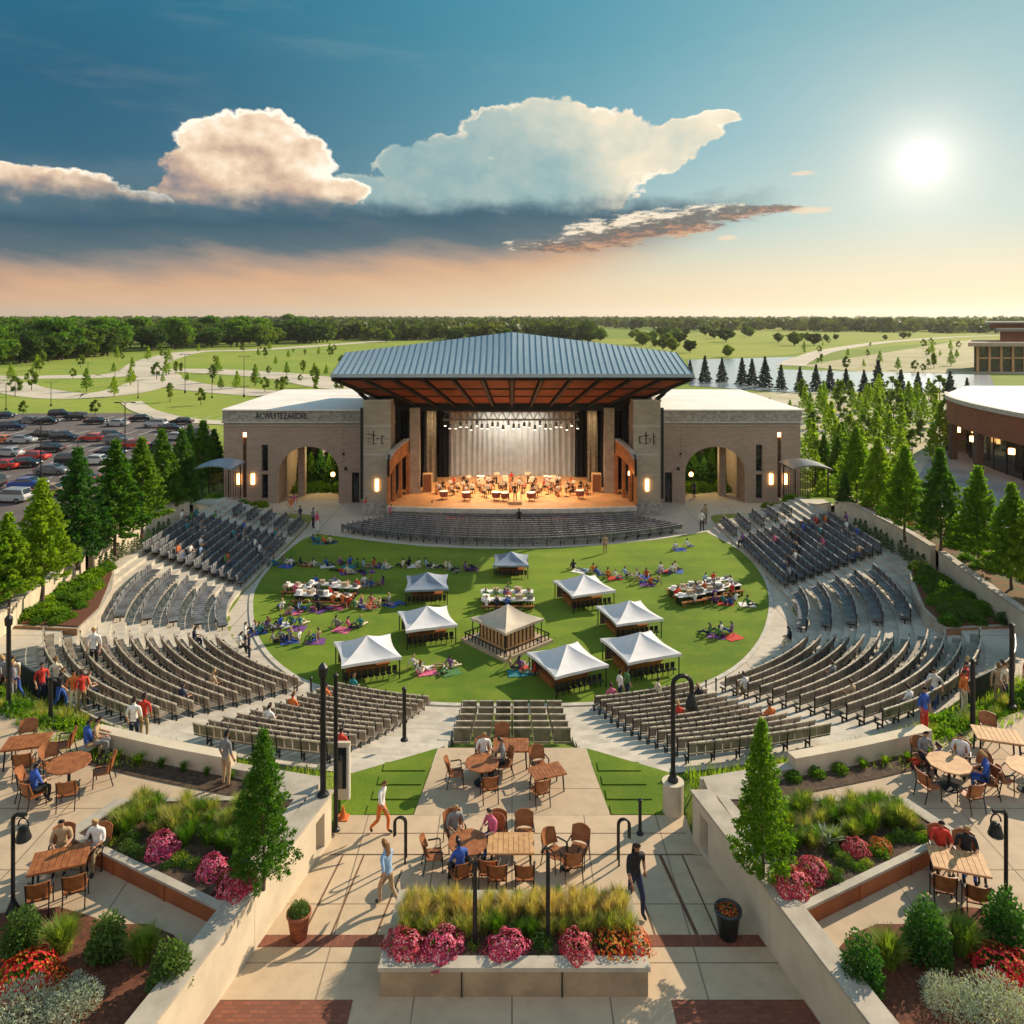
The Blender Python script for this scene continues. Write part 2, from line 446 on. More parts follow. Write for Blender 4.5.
MT['pavebrick'] = brickmat('paving_brick', (.30,.095,.045), (.19,.055,.03), (.13,.07,.05), .22, .11, 'xy', bump=.4)
MT['pavebrick2'] = brickmat('paving_brick_soldier', (.30,.095,.045), (.19,.055,.03), (.13,.07,.05), .30, .10, 'yx', bump=.4)
def paving(name, w, h, c, joint=.02, off=0.):
    return brickmat(name, c, tuple(v*.93 for v in c), tuple(v*.28 for v in c), w, h, 'xy', off=off, msize=joint, bump=.2, dirt=.42)
MT['slab'] = paving('paving_slabs', 2.3, 1.9, (.60,.455,.30))
MT['slab_t'] = paving('terrace_slabs', 3.4, 2.6, (.54,.41,.275))
MT['conc'] = paving('concourse_slabs', 4.5, 4.5, (.58,.51,.41), .03)
# ================================================================ the lie of the land
A0, A1, B0, B1, CY = 19.5, 8.0, 16.6, 11.8, 55.0
def bulge(t, x, d): a = math.atan2(x/(A0+A1*t), d/(B0+B1*t)); return 1+.045*max(0, min(t, 1))*sin(2*a)**2
def clamp(v, a=0., b=1.): return max(a, min(b, v))
def sstep(v, a, b):
    t = clamp((v-a)/(b-a)); return t*t*(3-2*t)
def tpar(x, y):
    x = abs(x)
    if y >= CY: return (x-A0)/A1
    d = CY-y; lo, hi = -1.4, 12.
    for _ in range(26):
        m = (lo+hi)/2; a, b = A0+A1*m, B0+B1*m
        if (x/a)**2+(d/b)**2 > bulge(m, x, d)**2: lo = m
        else: hi = m
    return lo
def zmaxf(y): return 2.8+1.1*clamp((CY-y)/27)**2
def yend(y): return 1-sstep(y, 72.5, 78)
def gz(x, y):
    if y > 80 or abs(x) > 50: return 0.
    t = tpar(x, y)
    if t <= 0: return 0.
    zm = zmaxf(y)
    z = zm*min(t, 1)
    if t > 1: z += clamp((t-1)/.28)*1.0*sstep(36.5-y, 0, 6)
    if abs(x) > 29.5: z *= 1-sstep(abs(x), 29.5, 44)
    if y < 28.5 and abs(x) < 5.9: z = min(z, 3.88)
    if y < 24.2: z = min(z, 3.85)
    return z*yend(y)
def bowl(t, ph):
    """ph in degrees, 0 toward the camera, negative to the left; beyond 90 the straight legs"""
    s = -1 if ph < 0 else 1; p = abs(ph)
    a, b = A0+A1*t, B0+B1*t
    if p <= 90:
        g = 1+.045*max(0, min(t, 1))*sin(R(2*p))**2
        return s*a*g*sin(R(p)), CY-b*g*cos(R(p))
    return s*a, CY+(p-90)*.25
NR = 13
def tread(y, k): return zmaxf(y)*(k+1)/NR*yend(y)+.03

# ground: one sheet to the horizon
def axis(dense_lo, dense_hi, st, lo, hi, g=1.16):
    v = []; x = dense_lo
    while x <= dense_hi: v.append(x); x += st
    s_ = st
    x = v[-1]
    while x < hi: s_ *= g; x += s_; v.append(x)
    s_ = st; x = dense_lo
    while x > lo: s_ *= g; x -= s_; v.insert(0, x)
    return v
xs = axis(-46, 46, .6, -9000, 9000); ys = axis(22, 82, .6, -300, 14000)
mb = MB(); mb.grid([[(x, y, gz(x, y)) for x in xs] for y in ys])
tag(mb.build('ground', MT['grass'], smooth=True), kind='structure')

def flat(name, pts, z, mat, kind='structure'):
    m = MB(); m.sheet([(p[0], p[1]) for p in pts], z)
    return tag(m.build(name, mat), kind=kind)
def strip(pts, w):
    """polyline with width -> left and right rows"""
    L = []; Rr = []
    for i, p in enumerate(pts):
        a = pts[max(i-1, 0)]; b = pts[min(i+1, len(pts)-1)]
        d = Vector((b[0]-a[0], b[1]-a[1])).normalized(); n = Vector((-d.y, d.x))*w/2
        L.append((p[0]+n.x, p[1]+n.y)); Rr.append((p[0]-n.x, p[1]-n.y))
    return L, Rr
def smooth_line(pts, n=6):
    out = []; k = len(pts)
    for i in range(k-1):
        p0 = Vector(pts[max(i-1,0)][:2]); p1 = Vector(pts[i][:2]); p2 = Vector(pts[i+1][:2]); p3 = Vector(pts[min(i+2,k-1)][:2])
        for j in range(n):
            t = j/n
            out.append(.5*((2*p1)+(-p0+p2)*t+(2*p0-5*p1+4*p2-p3)*t*t+(-p0+3*p1-3*p2+p3)*t**3))
    out.append(Vector(pts[-1][:2]))
    return out
def road(name, pix, w, z=.06, mat=None, n=6):
    pts = smooth_line([P(*q) for q in pix], n)
    L, Rr = strip(pts, w)
    m = MB(); m.grid([[(a[0], a[1], z) for a in L], [(a[0], a[1], z) for a in Rr]])
    return tag(m.build(name, mat or MT['road']), kind='structure')

# open land beyond the venue
flat('meadow', [P(-900,410), P(-250,352), P(130,352), P(340,345), P(520,338), P(700,352), P(690,380), P(600,410), P(250,440), P(-500,520)], .02, MT['meadow'])
flat('field', [P(560,342), P(700,333), P(760,327.5), P(1150,326), P(1200,334), P(960,341), P(860,349), P(760,357), P(640,360)], .05, MT['field'])
flat('field', [P(130,351), P(210,343.5), P(420,333), P(560,331), P(560,338), P(400,344)], .05, MT['meadow'])
flat('gravel_yard', [P(800,366), P(960,341), P(1180,337), P(1200,378), P(985,374), P(860,372)], .08, M('gravel_yard', (.48,.42,.27), .95, .1, .05, big=.5, c2=(.30,.30,.10)))
flat('nursery_ground', [P(700,394), P(990,389), P(1160,400), P(1160,450), P(960,500), P(880,520), P(806,470), P(806,440)], .08, M('nursery_gravel', (.60,.53,.40), .95, .1, .12, big=.7, c2=(.30,.30,.09)))
def watermat():
    m, nt, b = newmat('pond_water'); co = coord(nt)
    b.inputs['Base Color'].default_value = (.72,.76,.80,1); b.inputs['Roughness'].default_value = .22
    b.inputs['Specular IOR Level'].default_value = 1.0; b.inputs['IOR'].default_value = 1.6
    b.inputs['Metallic'].default_value = .7
    setbump(nt, b, xnoise(co, .5, 4, .6), .12, .3)
    return m
MT['water'] = watermat()
wm_ = MB()
for q_ in ([P(688,360), P(796,357), P(776,369.5), P(688,369.5)], [P(688,369.5), P(776,369.5), P(780,392.5), P(690,386)], [P(776,369.5), P(860,372), P(990,375), P(996,392), P(780,392.5)]): wm_.sheet([(p[0],p[1]) for p in q_], .12)
tag(wm_.build('water', MT['water']), kind='structure')
road('path', [(560,345),(690,344),(780,343)], 9, .10, MT['meadow'])
road('road', [(790,366),(806,358),(838,349),(900,341),(985,336),(1120,334)], 11, .17)
road('road', [(-60,381),(0,384),(20,390),(62,396),(100,395),(132,390),(152,382),(160,377),(148,371),(136,369)], 13, .09)
road('road', [(-60,376),(0,378),(60,377),(110,376),(140,371),(152,362),(185,353),(215,351),(256,350),(330,345),(400,340),(470,335)], 15, .10)
road('road', [(152,377),(172,383),(200,388),(256,393),(330,397)], 13, .11)
road('road', [(150,371),(200,371),(256,374),(300,378),(345,386),(420,392)], 18, .12)
road('path', [(131,402),(142,410),(165,417),(195,421.5),(240,424)], 4.5, .13)
flat('parking_lot', [P(-260,415), P(120,413.5), P(176,415), P(214,432), P(212,478), P(90,530), P(-260,530)], .10, MT['asphalt'])
mk = MB()
for yy in (150, 131, 116, 103, 93):
    for i in range(24):
        x = -46-i*2.75
        if x < -yy*.75: continue
        mk.sheet([(x, yy-2.6), (x+.12, yy-2.6), (x+.12, yy+2.6), (x, yy+2.6)], .105)
tag(mk.build('parking_bay_lines', MT['white']), kind='structure')

# ---------------------------------------------------------------- the bowl
con = [(-29.5,78),(-31,83.4),(31,83.4),(29.5,78),(21,74),(20,60),(20,50),(18,44),(14,40),(9,37.6),(5,36.6),(-5,36.6),(-9,37.6),(-14,40),(-18,44),(-20,50),(-20,60),(-21,74)]
flat('concourse', con, .022, MT['conc'])
for nm_, xx in (('passage_floor', (-26,-18.2)), ('passage_floor', (18.2,26))):
    flat(nm_, [(xx[0],83.3),(xx[1],83.3),(xx[1],100),(xx[0],100)], .026, MT['concrete'])
lawn_px = [(316,534),(300,541),(282,555),(264,574),(253,592),(251,610),(254,632),(265,652),(282,669),(306,683),(345,695),(395,702),(450,705.5),(512,706.5),(575,705.5),(632,702),(680,693),(720,678),(748,658),(765,633),(771,606),(767,583),(754,563),(738,549),(720,539),(706,532)]
lawn_pts = [P(a, b) for a, b in lawn_px]
top = [P(700,533),P(655,540),(P(600,545.5)),P(555,548),P(512,549),P(470,548.4),P(425,546.5),P(380,542),P(335,536)]
lawn_all = smooth_line(lawn_pts, 5)+[p.to_2d() for p in top]
flat('lawn', lawn_all, .06, MT['lawn'])
kb = MB()
L, Rr = strip(lawn_all+[lawn_all[0]], .28)
L, Rr = L[:-1], Rr[:-1]
n_ = len(L); kb.add([(a[0], a[1], .02) for a in L]+[(a[0], a[1], .085) for a in L]+[(a[0], a[1], .085) for a in Rr]+[(a[0], a[1], .02) for a in Rr],
   [(i, (i+1)%n_, n_+(i+1)%n_, n_+i) for i in range(n_)]+[(n_+i, n_+(i+1)%n_, 2*n_+(i+1)%n_, 2*n_+i) for i in range(n_)]+[(2*n_+i, 2*n_+(i+1)%n_, 3*n_+(i+1)%n_, 3*n_+i) for i in range(n_)])
tag(kb.build('kerb', MT['trim']), kind='structure')

# stepped seating terraces: treads and risers
st = MB()
def sector(ph0, ph1, step=3.):
    n = max(2, int(abs(ph1-ph0)/step)); phs = [ph0+(ph1-ph0)*i/n for i in range(n+1)]
    rows = []
    for k in range(NR):
        for t, kk in ((k/NR, k), ((k+1)/NR, k)):
            rows.append([(*bowl(t, p), tread(bowl(t, p)[1], kk)) for p in phs])
        if k == 0: rows.insert(0, [(*bowl(0, p), 0.0) for p in phs])
    st.grid(rows)
    for e in (phs[0], phs[-1]):                         # close the ends
        for k in range(NR):
            a = bowl(k/NR, e); b = bowl((k+1)/NR, e)
            st.add([(a[0],a[1],gz(*a)-.3),(b[0],b[1],gz(*b)-.3),(b[0],b[1],tread(b[1],k)),(a[0],a[1],tread(a[1],k))], [(0,1,2,3)])
sector(-164, -6.4); sector(6.4, 164)
tag(st.build('seating_terrace', MT['concrete_grey']), kind='structure')
# landing round the top of the terraces
ld = MB()
for s in (-1, 1):
    phs = [s*(58+i*4) for i in range(26)]
    rows = []
    for t in (1.0, 1.15, 1.3):
        rows.append([((*bowl(t, p), max(gz(*bowl(min(t,1.2), p)), 0)+.035) if t < 1.3 else (s*min(29.2, abs(bowl(t,p)[0])), bowl(t,p)[1], gz(*bowl(1.2, p))+.035)) for p in phs])
    ld.grid(rows)
for s in (-1, 1):
    phs = [s*(48+i*2) for i in range(19)]
    rows = [[(max(-29, min(29, bowl(t, p)[0])), bowl(t, p)[1]) for p in phs] for t in (1.0,1.1,1.2,1.3,1.4,1.5)]
    ld.grid([[(x, y, gz(x, y)+.045) for x, y in r] for r in rows])
tag(ld.build('landing', MT['conc']), kind='structure')
# ================================================================ foreground: walkway, terraces, walls
WZ, TZ, CZ = 4.0, 5.0, 5.5
flat('walkway', [(-5.55,24.62),(5.55,24.62),(5.55,23.3),(7.0,17.3),(7.9,12),(-7.9,12),(-7.0,17.3),(-5.55,23.3)], WZ, MT['slab'])
pf = MB(); pf.prism([(-2.72,28.45),(2.72,28.45),(3.15,24.62),(-3.15,24.62)], 3.6, WZ+.004)
tag(pf.build('platform', MT['slab_t']), kind='structure')
jm = M('joint_brown', (.16,.075,.035), .9, .2, 4)
def on_walk(y): return (CAMZ-WZ)*F/(y-HZ)
jb = MB()
for a, b_ in (((343,855),(303,935)),((364,855),(331,935)),((402,870),(376,935)),((660,855),(697,935)),((682,855),(718,935)),((636,880),(655,935))):
    p, q = P(*a, WZ), P(*b_, WZ); w = .05 if a[0] != 660 else .10
    jb.sheet([(p.x-w/2,p.y),(p.x+w/2,p.y),(q.x+w/2,q.y),(q.x-w/2,q.y)], WZ+.004)
for y in (833, 854): jb.sheet([(-5.4,on_walk(y)),(5.4,on_walk(y)),(5.4,on_walk(y)-.025),(-5.4,on_walk(y)-.025)], WZ+.006)
tag(jb.build('paving_joints', jm), kind='structure')
bb = MB()
def wx(y): return 5.55+(23.3-y)*.2417
for s in (-1, 1):
    y0, y1 = on_walk(935), on_walk(947); bb.sheet([(s*(wx(y0)-.02),y0),(s*3.3,y0),(s*3.3,y1),(s*(wx(y1)-.02),y1)], WZ+.008)
tag(bb.build('brick_band', MT['pavebrick2']), kind='structure')
bb = MB()
for s in (-1, 1):
    y0, y1 = on_walk(1000), 15.2; bb.sheet([(s*(wx(y0)-.02),y0),(s*3.72,y0),(s*3.72,y1),(s*(wx(y1)-.02),y1)], WZ+.008)
tag(bb.build('brick_paving', MT['pavebrick']), kind='structure')
# terraces left and right
ARC = [(-24,31.6),(-21,30.1),(-19.4,29.2),(-17,28.05),(-14.6,27.0),(-12,26.1),(-10,25.5),(-8,24.95),(-6.05,24.45)]
def mir(pts, s): return [(p[0]*(-s), *p[1:]) for p in pts] if s == 1 else list(pts)
for s in (-1, 1):
    poly = mir(ARC+[(-6.05,23.0),(-7.45,17.3),(-8.6,11),(-30,11),(-30,33)], s)
    m = MB(); m.prism(poly, 3.0, TZ); tag(m.build('terrace', MT['slab_t']), kind='structure')
    side = 'left' if s == -1 else 'right'
    # retaining wall along the walkway, with its niche
    w = thing('retaining_wall', 'smooth %s concrete wall between the central walkway and the %s terrace' % ('sunlit cream' if s == -1 else 'shaded grey', side), 'wall', (s*6.2,18,WZ))
    body = MB()
    def seg(ya, yb, z0=3.5, z1=5.42, t0=0., t1=.5):
        body.prism([(s*(wx(ya)+t0),ya),(s*(wx(yb)+t0),yb),(s*(wx(yb)+t1),yb),(s*(wx(ya)+t1),ya)], z0, z1)
    seg(23.45,23.02); seg(22.5,19.4); seg(19.385,15.9); seg(15.885,11); seg(23.02,22.5,5.12,5.42); seg(23.02,22.5,3.5,4.1); seg(23.02,22.5,4.1,5.12,.32,.5)
    body.build('wall_body', MT['wallcon'], w)
    nb_ = MB(); nb_.prism([(s*(wx(23.02)+.27),23.01),(s*(wx(22.5)+.27),22.51),(s*(wx(22.5)+.31),22.51),(s*(wx(23.02)+.31),23.01)], 4.11, 5.11)
    nb_.build('niche_panel', M('niche_brown', (.13,.085,.05), .8), w)
    cp = MB(); ya, yb = 23.52, 11
    cp.prism([(s*(wx(ya)-.04),ya),(s*(wx(yb)-.04),yb),(s*(wx(yb)+.56),yb),(s*(wx(ya)+.56),ya)], 5.425, CZ)
    cp.build('coping', MT['cap'], w)
    # low curved parapet along the outer edge of the terrace
    pw = thing('parapet_wall', 'low curved concrete parapet along the outer edge of the %s terrace' % side, 'wall', (s*12.4,26.2,TZ))
    pts = smooth_line(mir(ARC[4:], s), 5); L, Rr = strip(pts, .42)
    b1 = MB()
    nn = 13
    L2, R2 = strip(pts[:nn], .42)
    b1.prism([(p[0],p[1]) for p in L2]+[(p[0],p[1]) for p in R2[::-1]], 4.0, 5.55); b1.build('parapet', MT['wallcon'], pw)
    L3, R3 = strip(pts[nn-1:], .34); b2 = MB(); b2.prism([(p[0],p[1]) for p in L3]+[(p[0],p[1]) for p in R3[::-1]], 4.0, 5.22); b2.build('kerb_stone', MT['cap'], pw)
    # garden strip inside the parapet
    pts = smooth_line([(p[0], p[1]-.75) for p in mir(ARC[4:], s)], 5)
    L, Rr = strip(pts[:18], .8); m = MB(); m.grid([[(p[0],p[1],TZ+.03) for p in L],[(p[0],p[1],TZ+.03) for p in Rr]])
    tag(m.build('garden_strip', MT['soil']), kind='structure')
    # flat concrete top beside the end of the wall
    m = MB(); m.prism([(s*6.08,23.3),(s*6.08,24.5),(s*7.6,24.75),(s*7.6,23.5)], 4.2, 5.3)
    tag(m.build('plinth', MT['cap']), 'square pale concrete plinth at the far end of the %s walkway wall' % side, 'plinth')
    # weathered steel planter
    pl = thing('planter', 'rust coloured steel planter full of grasses and pink flowers on the %s terrace' % side, 'planter', (s*9,21,TZ))
    out = mir([(-12.6,21.55),(-11.9,23.1),(-6.2,23.28),(-6.42,22.0),(-7.1,18.75)], s)
    def inset(poly, d):
        c = Vector((sum(p[0] for p in poly)/len(poly), sum(p[1] for p in poly)/len(poly)))
        return [tuple(Vector(p)+(c-Vector(p)).normalized()*d) for p in poly]
    ins = inset(out, .40); bo = inset(out, .05)
    m = MB(); m.prism(bo, TZ-.02, TZ+.42)
    for i, tt in ((4, .33), (4, .66)):                      # plate seams
        a, b_ = Vector(bo[4]), Vector(bo[0]); q = a.lerp(b_, tt); d = (b_-a).normalized(); nrm = Vector((d.y, -d.x))*.012*(1 if s == -1 else -1)
        m.prism([tuple(q-nrm*3), tuple(q+d*.03-nrm*3), tuple(q+d*.03+nrm*3), tuple(q+nrm*3)], TZ, TZ+.41)
    m.build('steel_side', MT['corten'], pl)
    m = MB(); n_ = len(out)
    m.add([(*p, TZ+.42) for p in out]+[(*p, TZ+.488) for p in out]+[(*p, TZ+.488) for p in ins]+[(*p, TZ+.42) for p in ins],
          [f for i in range(n_) for f in ((i,(i+1)%n_,n_+(i+1)%n_,n_+i),(n_+i,n_+(i+1)%n_,2*n_+(i+1)%n_,2*n_+i),(2*n_+i,2*n_+(i+1)%n_,3*n_+(i+1)%n_,3*n_+i))])
    m.build('rim', MT['cap'], pl)
    m = MB(); m.prism(ins, TZ+.421, TZ+.45); m.build('soil', MT['soil'], pl)
    # mulch bed at the corner of the picture, gently mounded
    pts = mir([(-14.5,19.4),(-12.8,19.25),(-11.5,19.5),(-10.6,19.2),(-9.8,18.9),(-9.0,18.95),(-8.2,18.6),(-7.75,18.2)], s)
    rows = []
    for k in range(8):
        f = k/7; rows.append([(p[0]+s*f*1.0 if i == 7 else p[0]+s*f*.9, p[1]+(12-p[1])*f, TZ+.02+.13*sin(pi*min(1,f*2)*.5)+.02*sin(i*2.1+k)) for i, p in enumerate(pts)])
    m = MB(); m.grid(rows); tag(m.build('mulch_bed', MT['mulch'], smooth=True), kind='structure')
# central planter
pl = thing('planter', 'long tan concrete planter with grasses and pink flowers in the middle of the walkway', 'planter', (0,19.2,WZ))
m = MB(); m.prism([(-3.1,18.05),(3.2,18.05),(3.1,20.4),(-2.95,20.4)], WZ-.02, WZ+.62); m.build('planter_box', M('tan_block', (.34,.245,.15), .8, .12, 1.5, .2), pl)
m = MB()
for x in (-1.18, 1.18): m.box((x, 18.04, WZ+.31), (.03, .06, .6))
m.build('joint', MT['dark'], pl)
o_ = [(-3.15,18.0),(3.25,18.0),(3.15,20.45),(-3.0,20.45)]; i_ = [(-2.85,18.35),(2.95,18.35),(2.85,20.1),(-2.7,20.1)]
m = MB(); n_ = 4
m.add([(*p, WZ+.62) for p in o_]+[(*p, WZ+.72) for p in o_]+[(*p, WZ+.72) for p in i_]+[(*p, WZ+.6) for p in i_],
      [f for i in range(n_) for f in ((i,(i+1)%n_,n_+(i+1)%n_,n_+i),(n_+i,n_+(i+1)%n_,2*n_+(i+1)%n_,2*n_+i),(2*n_+i,2*n_+(i+1)%n_,3*n_+(i+1)%n_,3*n_+i))])
m.build('rim', MT['cap'], pl)
m = MB(); m.prism(i_, WZ+.621, WZ+.67); m.build('soil', MT['soil'], pl)

# side banks behind the outer retaining walls
WL = [(-26.4,30),(-26.7,36),(-27.0,40.5),(-27.7,46),(-28.3,50.6),(-28.6,55.7),(-28.3,62),(-27.9,66),(-27.2,71),(-26.6,76)]
def wtop(y): return 4.4-2.6*sstep(y, 63, 74)
for s in (-1, 1):
    pts = smooth_line(mir(WL, s), 4); rows = []
    for off, dz in ((.15,-.12),(.9,-.02),(3,.0),(6.5,-.1),(10,-1.2),(17,-4.9)):
        rows.append([(p[0]+s*off, p[1], max(wtop(p[1])+dz, -.2)+ (.12*mnoise.noise(Vector((p[0]+off, p[1]*.5, 0))) if off < 10 else 0)) for p in pts])
    rows.append([(p[0]+s*22, p[1], -.4) for p in pts])
    m = MB(); m.grid(rows); tag(m.build('planted_bank', M('bank_mulch', (.20,.085,.035), .95, .3, 1.2, .6, 12, c2=(.09,.10,.03)), smooth=True), kind='structure')
    side = 'left' if s == -1 else 'right'
    for (ia, ib, nm) in ((0, 17, 'near'), (17, 29, 'far'), (29, 37, 'low')):
        L, Rr = strip(pts, .35); L, Rr = L[ia:ib], Rr[ia:ib]
        lab = {'near': '%s tall board-marked concrete retaining wall beside the steel fronted plant bed', 'far': '%s concrete retaining wall below the conical trees behind the upper seats', 'low': '%s low concrete wall falling toward the brick hall'}[nm] % side
        w = thing('retaining_wall', lab, 'wall', (pts[ia][0], pts[ia][1], 2.8))
        zt = [wtop(p[1])+.1 for p in L]+[wtop(p[1])+.1 for p in L[::-1]]
        m = MB(); m.prism([tuple(p) for p in L]+[tuple(p) for p in Rr[::-1]], 0, [wtop(p[1])+.03 for p in L]+[wtop(p[1])+.03 for p in L[::-1]]); m.build('wall_body', MT['wallcon'], w)
        L, Rr = strip(pts, .47); L, Rr = L[ia:ib], Rr[ia:ib]
        m = MB(); m.prism([tuple(p) for p in L]+[tuple(p) for p in Rr[::-1]], [wtop(p[1])+.032 for p in L]*1+[wtop(p[1])+.032 for p in L[::-1]], [wtop(p[1])+.12 for p in L]+[wtop(p[1])+.12 for p in L[::-1]]); m.build('coping', MT['cap'], w)
        m = MB()
        for i in range(ia, min(ib, len(pts)-1)):             # shadow joints between wall panels
            p = pts[i]; m.box((p[0]-s*.176, p[1], wtop(p[1])/2+1.4-.0), (.012, .05, max(.1, wtop(p[1])-2.82)))
        m.build('panel_joint', MT['concrete_grey'], w)
    # raised bed in front of the wall
    bed = mir([(-26.9,41.6),(-23.3,41.2),(-23.6,44),(-24.6,47.2),(-26.0,50.2),(-27.6,53.0),(-28.2,50),(-27.5,46)], s)
    rb = thing('raised_bed', 'triangular raised bed with a brown front board at the foot of the %s retaining wall' % side, 'plant bed', (s*25.5,46,2.8))
    m = MB(); m.prism(bed, 2.3, 3.2); m.build('concrete_edge', MT['cap'], rb)
    m = MB(); m.prism(inset(bed, .3), 3.0, 3.26); m.build('soil', MT['mulch'], rb)
    m = MB(); a, b_ = Vector(bed[0]), Vector(bed[1]); m.prism([tuple(a),tuple(b_),(b_.x,b_.y-.08),(a.x,a.y-.08)], 2.5, 3.24); m.build('front_board', M('brown_board_'+side, (.30,.16,.08), .8, .15, 2), rb)
# grassed wedge with its stepped kerbs
for s in (-1, 1):
    m = MB()
    for k in range(4):
        y = 27.3-k*.8; x0 = 3.0+k*.05; m.box((s*(x0+.8), y, 3.96), (1.5, .5, .09))
    tag(m.build('step_kerb', MT['lawn']), kind='structure')
tag(flat('lawn', [(-5.5,24.62),(-3.15,24.62),(-2.75,28.5),(-5.95,26.75)], 3.97, MT['lawn']), kind='structure')
tag(flat('lawn', [(5.5,24.62),(3.15,24.62),(2.75,28.5),(5.95,26.75)], 3.97, MT['lawn']), kind='structure')
# ================================================================ buildings
def wall_holes(mb, x0, x1, z0, z1, Y, holes, arch=None, reveal=.6, n=16):
    """front face at Y (facing -y) with rectangular holes and one arch (xa, xb, zspring, ztop)"""
    X_ = {x0, x1}; Z_ = {z0, z1}
    for a, b, c, d in holes: X_ |= {a, b}; Z_ |= {c, d}
    if arch: X_ |= {arch[0], arch[1]}; Z_ |= {arch[3]}
    X_, Z_ = sorted(X_), sorted(Z_)
    for i in range(len(X_)-1):
        for j in range(len(Z_)-1):
            xm, zm = (X_[i]+X_[i+1])/2, (Z_[j]+Z_[j+1])/2
            if any(a < xm < b and c < zm < d for a, b, c, d in holes): continue
            if arch and arch[0] < xm < arch[1] and zm < arch[3]: continue
            mb.add([(X_[i],Y,Z_[j]),(X_[i+1],Y,Z_[j]),(X_[i+1],Y,Z_[j+1]),(X_[i],Y,Z_[j+1])], [(0,1,2,3)])
    for a, b, c, d in holes:
        q = [(a,c),(b,c),(b,d),(a,d)]
        for i in range(4):
            p, r = q[i], q[(i+1)%4]; mb.add([(p[0],Y,p[1]),(r[0],Y,r[1]),(r[0],Y+reveal,r[1]),(p[0],Y+reveal,p[1])], [(0,1,2,3)])
    if arch:
        xa, xb, zs, zt = arch; c = (xa+xb)/2; hw = (xb-xa)/2
        pts = [(c-hw*cos(pi*k/n), zs+(zt-zs)*sin(pi*k/n)) for k in range(n+1)]
        for k in range(n):
            a, b = pts[k], pts[k+1]
            mb.add([(a[0],Y,a[1]),(b[0],Y,b[1]),(b[0],Y,zt),(a[0],Y,zt)], [(0,1,2,3)])
            mb.add([(a[0],Y,a[1]),(b[0],Y,b[1]),(b[0],Y+reveal,b[1]),(a[0],Y+reveal,a[1])], [(3,2,1,0)])
        for x in (xa, xb): mb.add([(x,Y,z0),(x,Y,zs),(x,Y+reveal,zs),(x,Y+reveal,z0)], [(0,1,2,3)])
def text(body, size, loc, mat, parent, ext=.03, name='lettering', rx=pi/2, sx=1.0):
    cu = bpy.data.curves.new(name, 'FONT'); cu.body = body; cu.size = size; cu.extrude = ext; cu.align_x = 'CENTER'; cu.align_y = 'CENTER'; cu.resolution_u = 2
    o = bpy.data.objects.new(name, cu); COL.objects.link(o); o.rotation_euler = (rx, 0, 0)
    me = bpy.data.meshes.new_from_object(o.evaluated_get(bpy.context.evaluated_depsgraph_get())) if False else None
    bpy.context.view_layer.update()
    dg = bpy.context.evaluated_depsgraph_get(); me = bpy.data.meshes.new_from_object(o.evaluated_get(dg))
    bpy.data.objects.remove(o); me.materials.clear(); me.materials.append(mat)
    o = bpy.data.objects.new(name, me); COL.objects.link(o); o.parent = parent
    off = Vector((0,0,0)); q = parent
    while q is not None: off += q.location; q = q.parent
    o.location = Vector(loc)-off; o.rotation_euler = (rx, 0, 0); o.scale = (sx, 1, 1)
    return o
